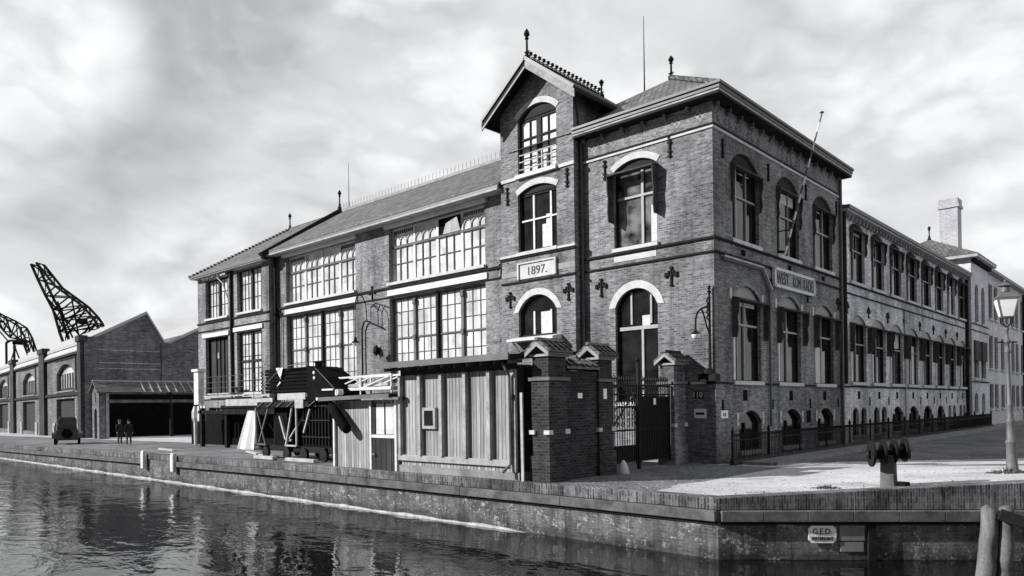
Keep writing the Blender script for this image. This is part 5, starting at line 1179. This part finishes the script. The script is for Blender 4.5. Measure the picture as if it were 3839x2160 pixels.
for s in (-1, 1):
    for x in (.75, -2.6):
        mb = MB(); mb.tube([(cx + x, cy + s * .78 - .09, cz + .4), (cx + x, cy + s * .78 + .09, cz + .4)], .4, 18); w_ = mb.build('wheel', 'black', car)
        mb = MB(); mb.tube([(cx + x, cy + s * .78 - .1, cz + .4), (cx + x, cy + s * .78 + .1, cz + .4)], .2, 12); mb.build('rim', 'gutter', w_)
        mb = MB()
        for k in range(7):
            a, b_ = R(10 + 25 * k), R(35 + 25 * k); mb.bar((cx + x + .5 * math.cos(a), cy + s * .85, cz + .42 + .5 * math.sin(a)), (cx + x + .5 * math.cos(b_), cy + s * .85, cz + .42 + .5 * math.sin(b_)), .3, .04)
        mb.build('fender', 'car_paint', car)
mb = MB(); mb.box(cx - .2, cx + 1.0, cy - .86, cy - .8, cz + .7, cz + 1.5); mb.build('side_panel', 'offwhite', car)
mb = MB(); mb.tube([(cx + 1.22, cy, cz + .85), (cx + 1.4, cy, cz + .85)], .36, 18); mb.build('spare_wheel', 'black', car)
mb = MB(); mb.box(cx + 1.055, cx + 1.06, cy - .3, cy + .3, cz + 1.5, cz + 1.8); mb.build('rear_window', 'gdark', car)
car.rotation_euler = (0, 0, R(-17))

# ------------------------------------------------------------------ two men
def person(x, y, face, lab, mir=1, hat=True):
    z = gz(x, y); root = thing('person', lab, 'person', (x, y, z), 'men talking on the quay')
    J = {'pel': (0, 0, .93), 'spi': (0, .0, 1.15), 'che': (0, -.01, 1.36), 'nec': (0, 0, 1.5), 'hd0': (0, .01, 1.58), 'hd1': (0, .02, 1.68), 'hd2': (0, .0, 1.77),
         'shl': (-.19, 0, 1.43), 'ell': (-.26, .0, 1.15), 'wrl': (-.2 if mir > 0 else -.27, .14 if mir > 0 else .04, .98 if mir > 0 else .9), 'hal': (-.15 if mir > 0 else -.27, .2 if mir > 0 else .07, .96 if mir > 0 else .8),
         'shr': (.19, 0, 1.43), 'elr': (.26, -.03, 1.15), 'wrr': (.25, .05, .9), 'har': (.24, .08, .8),
         'hil': (-.1, 0, .88), 'knl': (-.12, .03, .48), 'anl': (-.13, -.02, .09), 'tol': (-.15, .14, .04), 'hir': (.1, 0, .88), 'knr': (.11, .02, .48), 'anr': (.12, -.03, .09), 'tor': (.15, .13, .04)}
    Rr = {'pel': .15, 'spi': .15, 'che': .16, 'nec': .06, 'hd0': .07, 'hd1': .1, 'hd2': .075, 'shl': .08, 'ell': .055, 'wrl': .04, 'hal': .035, 'shr': .08, 'elr': .055, 'wrr': .04, 'har': .035, 'hil': .11, 'knl': .075, 'anl': .055, 'tol': .04, 'hir': .11, 'knr': .075, 'anr': .055, 'tor': .04}
    Ed = [('pel', 'spi'), ('spi', 'che'), ('che', 'nec'), ('nec', 'hd0'), ('hd0', 'hd1'), ('hd1', 'hd2'), ('che', 'shl'), ('shl', 'ell'), ('ell', 'wrl'), ('wrl', 'hal'), ('che', 'shr'), ('shr', 'elr'), ('elr', 'wrr'), ('wrr', 'har'), ('pel', 'hil'), ('hil', 'knl'), ('knl', 'anl'), ('anl', 'tol'), ('pel', 'hir'), ('hir', 'knr'), ('knr', 'anr'), ('anr', 'tor')]
    ks = list(J); rot = Matrix.Rotation(face, 3, 'Z')
    me = bpy.data.meshes.new('person_body'); me.from_pydata([tuple(rot @ Vector(J[k])) for k in ks], [(ks.index(a), ks.index(b_)) for a, b_ in Ed], []); me.update()
    tmp = bpy.data.objects.new('body_tmp', me); COL.objects.link(tmp)
    sk = tmp.modifiers.new('skin', 'SKIN'); sd = tmp.modifiers.new('sub', 'SUBSURF'); sd.levels = 2; sd.render_levels = 2
    for k, v in zip(ks, me.skin_vertices[0].data): v.radius = (Rr[k], Rr[k]); v.use_root = (k == 'pel')
    dg = bpy.context.evaluated_depsgraph_get(); ev = bpy.data.meshes.new_from_object(tmp.evaluated_get(dg)); bpy.data.objects.remove(tmp)
    ev.materials.clear()
    for m_ in ('coat', 'skin', 'cloth_grey'): ev.materials.append(M[m_])
    for p_ in ev.polygons:
        c = p_.center; loc = rot.inverted() @ c
        p_.material_index = 1 if (c.z > 1.53 or (c.z < .92 and abs(loc.x) > .2 and c.z > .74)) else (2 if c.z < .8 else 0)
        p_.use_smooth = True
    bo = bpy.data.objects.new('body', ev); COL.objects.link(bo); bo.parent = root
    mb = MB(); W_ = lambda v: tuple(rot @ Vector(v) + Vector((x, y, z)))
    for z0, r0, z1, r1 in ((.62, .24, .95, .2), (.95, .2, 1.2, .19), (1.2, .19, 1.42, .2)):
        n = 14
        for k in range(n):
            a, b_ = 6.2832 * k / n, 6.2832 * (k + 1) / n
            mb.poly([W_((r0 * math.cos(a), .75 * r0 * math.sin(a), z0)), W_((r0 * math.cos(b_), .75 * r0 * math.sin(b_), z0)), W_((r1 * math.cos(b_), .75 * r1 * math.sin(b_), z1)), W_((r1 * math.cos(a), .75 * r1 * math.sin(a), z1))])
    mb.build('coat', 'coat', root, True)
    mb = MB(); mb.lathe((x, y, z + 1.74), [(.115, -.03), (.125, .03), (.11, .07), (.04, .1)], 12); c = Vector(W_((0, .12, 1.74))); mb.tube([c, c + rot @ Vector((0, .06, -.01))], [.08, .05], 8); mb.build('cap', 'cloth_grey' if hat else 'coat', root)
    mb = MB(); c = Vector(W_((0, .115, 1.66))); mb.tube([c, c + rot @ Vector((0, .03, -.015))], [.02, .012], 6); mb.build('nose', 'skin', root)
    return root
person(-46.1, -4.1, R(-70), 'man in dark coat and cap standing on the quay, left of the pair', 1)
person(-44.3, -4.1, R(75), 'man in dark coat and cap facing his companion, right of the pair', -1, False)

# ------------------------------------------------------------------ sky, sun, camera
az, el = R(43), R(27)
w = bpy.data.worlds.new('World'); SC.world = w; w.use_nodes = True; nt = w.node_tree
bg = nt.nodes['Background']; bg.inputs['Strength'].default_value = .072
sky = N(nt, 'ShaderNodeTexSky', sky_type='NISHITA'); sky.sun_disc = False; sky.sun_elevation = el; sky.sun_rotation = math.pi + az
bw_ = N(nt, 'ShaderNodeRGBToBW'); L(nt, sky.outputs[0], bw_.inputs[0])
tc = N(nt, 'ShaderNodeTexCoord'); D = tc.outputs['Generated']
def blob(v, r_in, r_out):
    d = N(nt, 'ShaderNodeVectorMath', operation='DOT_PRODUCT'); L(nt, D, d.inputs[0]); d.inputs[1].default_value = Vector(v).normalized()
    mr = N(nt, 'ShaderNodeMapRange', interpolation_type='SMOOTHSTEP'); L(nt, d.outputs['Value'], mr.inputs['Value'])
    mr.inputs['From Min'].default_value = math.cos(R(r_out)); mr.inputs['From Max'].default_value = math.cos(R(r_in)); return mr.outputs['Result']
def madd(a, b_, op='ADD'):
    m_ = N(nt, 'ShaderNodeMath', operation=op)
    for s, i in ((a, 0), (b_, 1)):
        if isinstance(s, (int, float)): m_.inputs[i].default_value = s
        else: L(nt, s, m_.inputs[i])
    return m_.outputs[0]
mp = N(nt, 'ShaderNodeMapping'); mp.inputs['Scale'].default_value = (1, 1, 1.7); L(nt, D, mp.inputs['Vector'])
wn = N(nt, 'ShaderNodeTexNoise'); wn.inputs['Scale'].default_value = 3.2; wn.inputs['Detail'].default_value = 4; L(nt, mp.outputs[0], wn.inputs['Vector'])
ws = N(nt, 'ShaderNodeVectorMath', operation='SCALE'); ws.inputs['Scale'].default_value = .22; L(nt, wn.outputs['Color'], ws.inputs[0])
wp_ = N(nt, 'ShaderNodeVectorMath', operation='ADD'); L(nt, mp.outputs[0], wp_.inputs[0]); L(nt, ws.outputs[0], wp_.inputs[1])
of_ = N(nt, 'ShaderNodeVectorMath', operation='ADD'); L(nt, wp_.outputs[0], of_.inputs[0]); of_.inputs[1].default_value = (-.012, -.012, .035)
def puffs(v):
    h = noise(nt, v, 4.2, 10, .55, 0)
    for sc, k in ((9, .30), (21, .15)):
        vo = N(nt, 'ShaderNodeTexVoronoi', feature='F1'); vo.inputs['Scale'].default_value = sc; L(nt, v, vo.inputs['Vector'])
        h = madd(h, madd(vo.outputs['Distance'], k, 'MULTIPLY'), 'SUBTRACT')
    return madd(h, .17, 'ADD')
n1 = puffs(wp_.outputs[0]); n1b = puffs(of_.outputs[0]); n2 = noise(nt, mp.outputs[0], 2.6, 6, .55, .3)
dark = None
for v, a, b_, k in (((-.84, .36, .43), 2, 8, 1.0), ((-.89, .31, .33), 2, 9, .85), ((-.925, .27, .27), 2, 8, .65), ((-.945, .23, .20), 1, 5, .25), ((-.81, .40, .46), 3, 8, .9), ((-.36, .82, .44), 1, 7, .35), ((-.80, .52, .26), 1, 7, .25), ((.0, .9, .42), 2, 8, .3)):
    x_ = madd(blob(v, a, b_), k, 'MULTIPLY'); dark = x_ if dark is None else madd(dark, x_, 'MAXIMUM')
for v, a, b_, k in (((-.885, .255, .39), 1, 6.5, 1.0), ((-.965, .20, .33), 2, 7, .8)):
    x_ = madd(1.0, madd(blob(v, a, b_), k, 'MULTIPLY'), 'SUBTRACT'); dark = madd(dark, x_, 'MULTIPLY')
nz = N(nt, 'ShaderNodeMapRange'); L(nt, n1, nz.inputs['Value']); nz.inputs['From Min'].default_value = .32; nz.inputs['From Max'].default_value = .62; nz.inputs['To Min'].default_value = .25; nz.inputs['To Max'].default_value = 1.15
dk = madd(dark, nz.outputs[0], 'MULTIPLY')
nz2 = N(nt, 'ShaderNodeMapRange'); L(nt, n2, nz2.inputs['Value']); nz2.inputs['From Min'].default_value = .35; nz2.inputs['From Max'].default_value = .65; nz2.inputs['To Min'].default_value = -.045; nz2.inputs['To Max'].default_value = .045
nz3 = N(nt, 'ShaderNodeMapRange'); L(nt, n1, nz3.inputs['Value']); nz3.inputs['From Min'].default_value = .35; nz3.inputs['From Max'].default_value = .65; nz3.inputs['From Min'].default_value = .4; nz3.inputs['From Max'].default_value = .58; nz3.inputs['To Min'].default_value = -.10; nz3.inputs['To Max'].default_value = .06
val = madd(madd(madd(.885, madd(dk, .5, 'MULTIPLY'), 'SUBTRACT'), nz2.outputs[0]), nz3.outputs[0])
val = madd(val, madd(madd(n1, n1b, 'SUBTRACT'), .48, 'MULTIPLY'))
vis = madd(blob((-.34, .85, .40), 56, 92), madd(blob((.78, .40, .48), 35, 75), .9, 'MULTIPLY'), 'MAXIMUM')   # second blob added to light the street facade; unseen sky darkened to deepen shade
val = madd(madd(val, vis, 'MULTIPLY'), madd(.12, madd(1.0, vis, 'SUBTRACT'), 'MULTIPLY'))
val10 = madd(val, 10.0, 'MULTIPLY')
mx = N(nt, 'ShaderNodeMix', data_type='FLOAT'); mx.inputs[0].default_value = .94; L(nt, bw_.outputs[0], mx.inputs[2]); L(nt, val10, mx.inputs[3])
cc = N(nt, 'ShaderNodeCombineColor'); L(nt, madd(mx.outputs[0], .975, 'MULTIPLY'), cc.inputs[0]); L(nt, mx.outputs[0], cc.inputs[1]); L(nt, madd(mx.outputs[0], 1.01, 'MULTIPLY'), cc.inputs[2])
L(nt, cc.outputs[0], bg.inputs['Color'])
sl_ = bpy.data.lights.new('sun', 'SUN'); sl_.energy = 5; sl_.angle = R(.5); sl_.color = (1, .985, .965)
so_ = bpy.data.objects.new('sun', sl_); COL.objects.link(so_)
ld = Vector((math.sin(az) * math.cos(el), math.cos(az) * math.cos(el), -math.sin(el))); so_.rotation_euler = ld.to_track_quat('-Z', 'Y').to_euler(); so_.location = (-20, -40, 40)
cam = bpy.data.cameras.new('camera'); co = bpy.data.objects.new('camera', cam); COL.objects.link(co); SC.camera = co
cam.sensor_width = 36; cam.lens = 25.948; cam.shift_y = .1157; cam.clip_end = 2000; cam.clip_start = .1
yaw, roll = R(-42.671), R(-.7605)
fwd = Vector((math.sin(yaw), math.cos(yaw), 0)); rt = Vector((math.cos(yaw), -math.sin(yaw), 0)); up = Vector((0, 0, 1))
r2 = rt * math.cos(roll) + up * math.sin(roll); u2 = -rt * math.sin(roll) + up * math.cos(roll)
mw = Matrix((r2, u2, -fwd)).transposed().to_4x4(); mw.translation = (12.7193, -24.713, 2.2); co.matrix_world = mw
vs = SC.view_settings; vs.view_transform = 'Standard'; vs.look = 'None'; vs.gamma = 1; vs.exposure = .5; vs.use_curve_mapping = False
SC.cycles.max_bounces = 5; SC.cycles.use_denoising = True
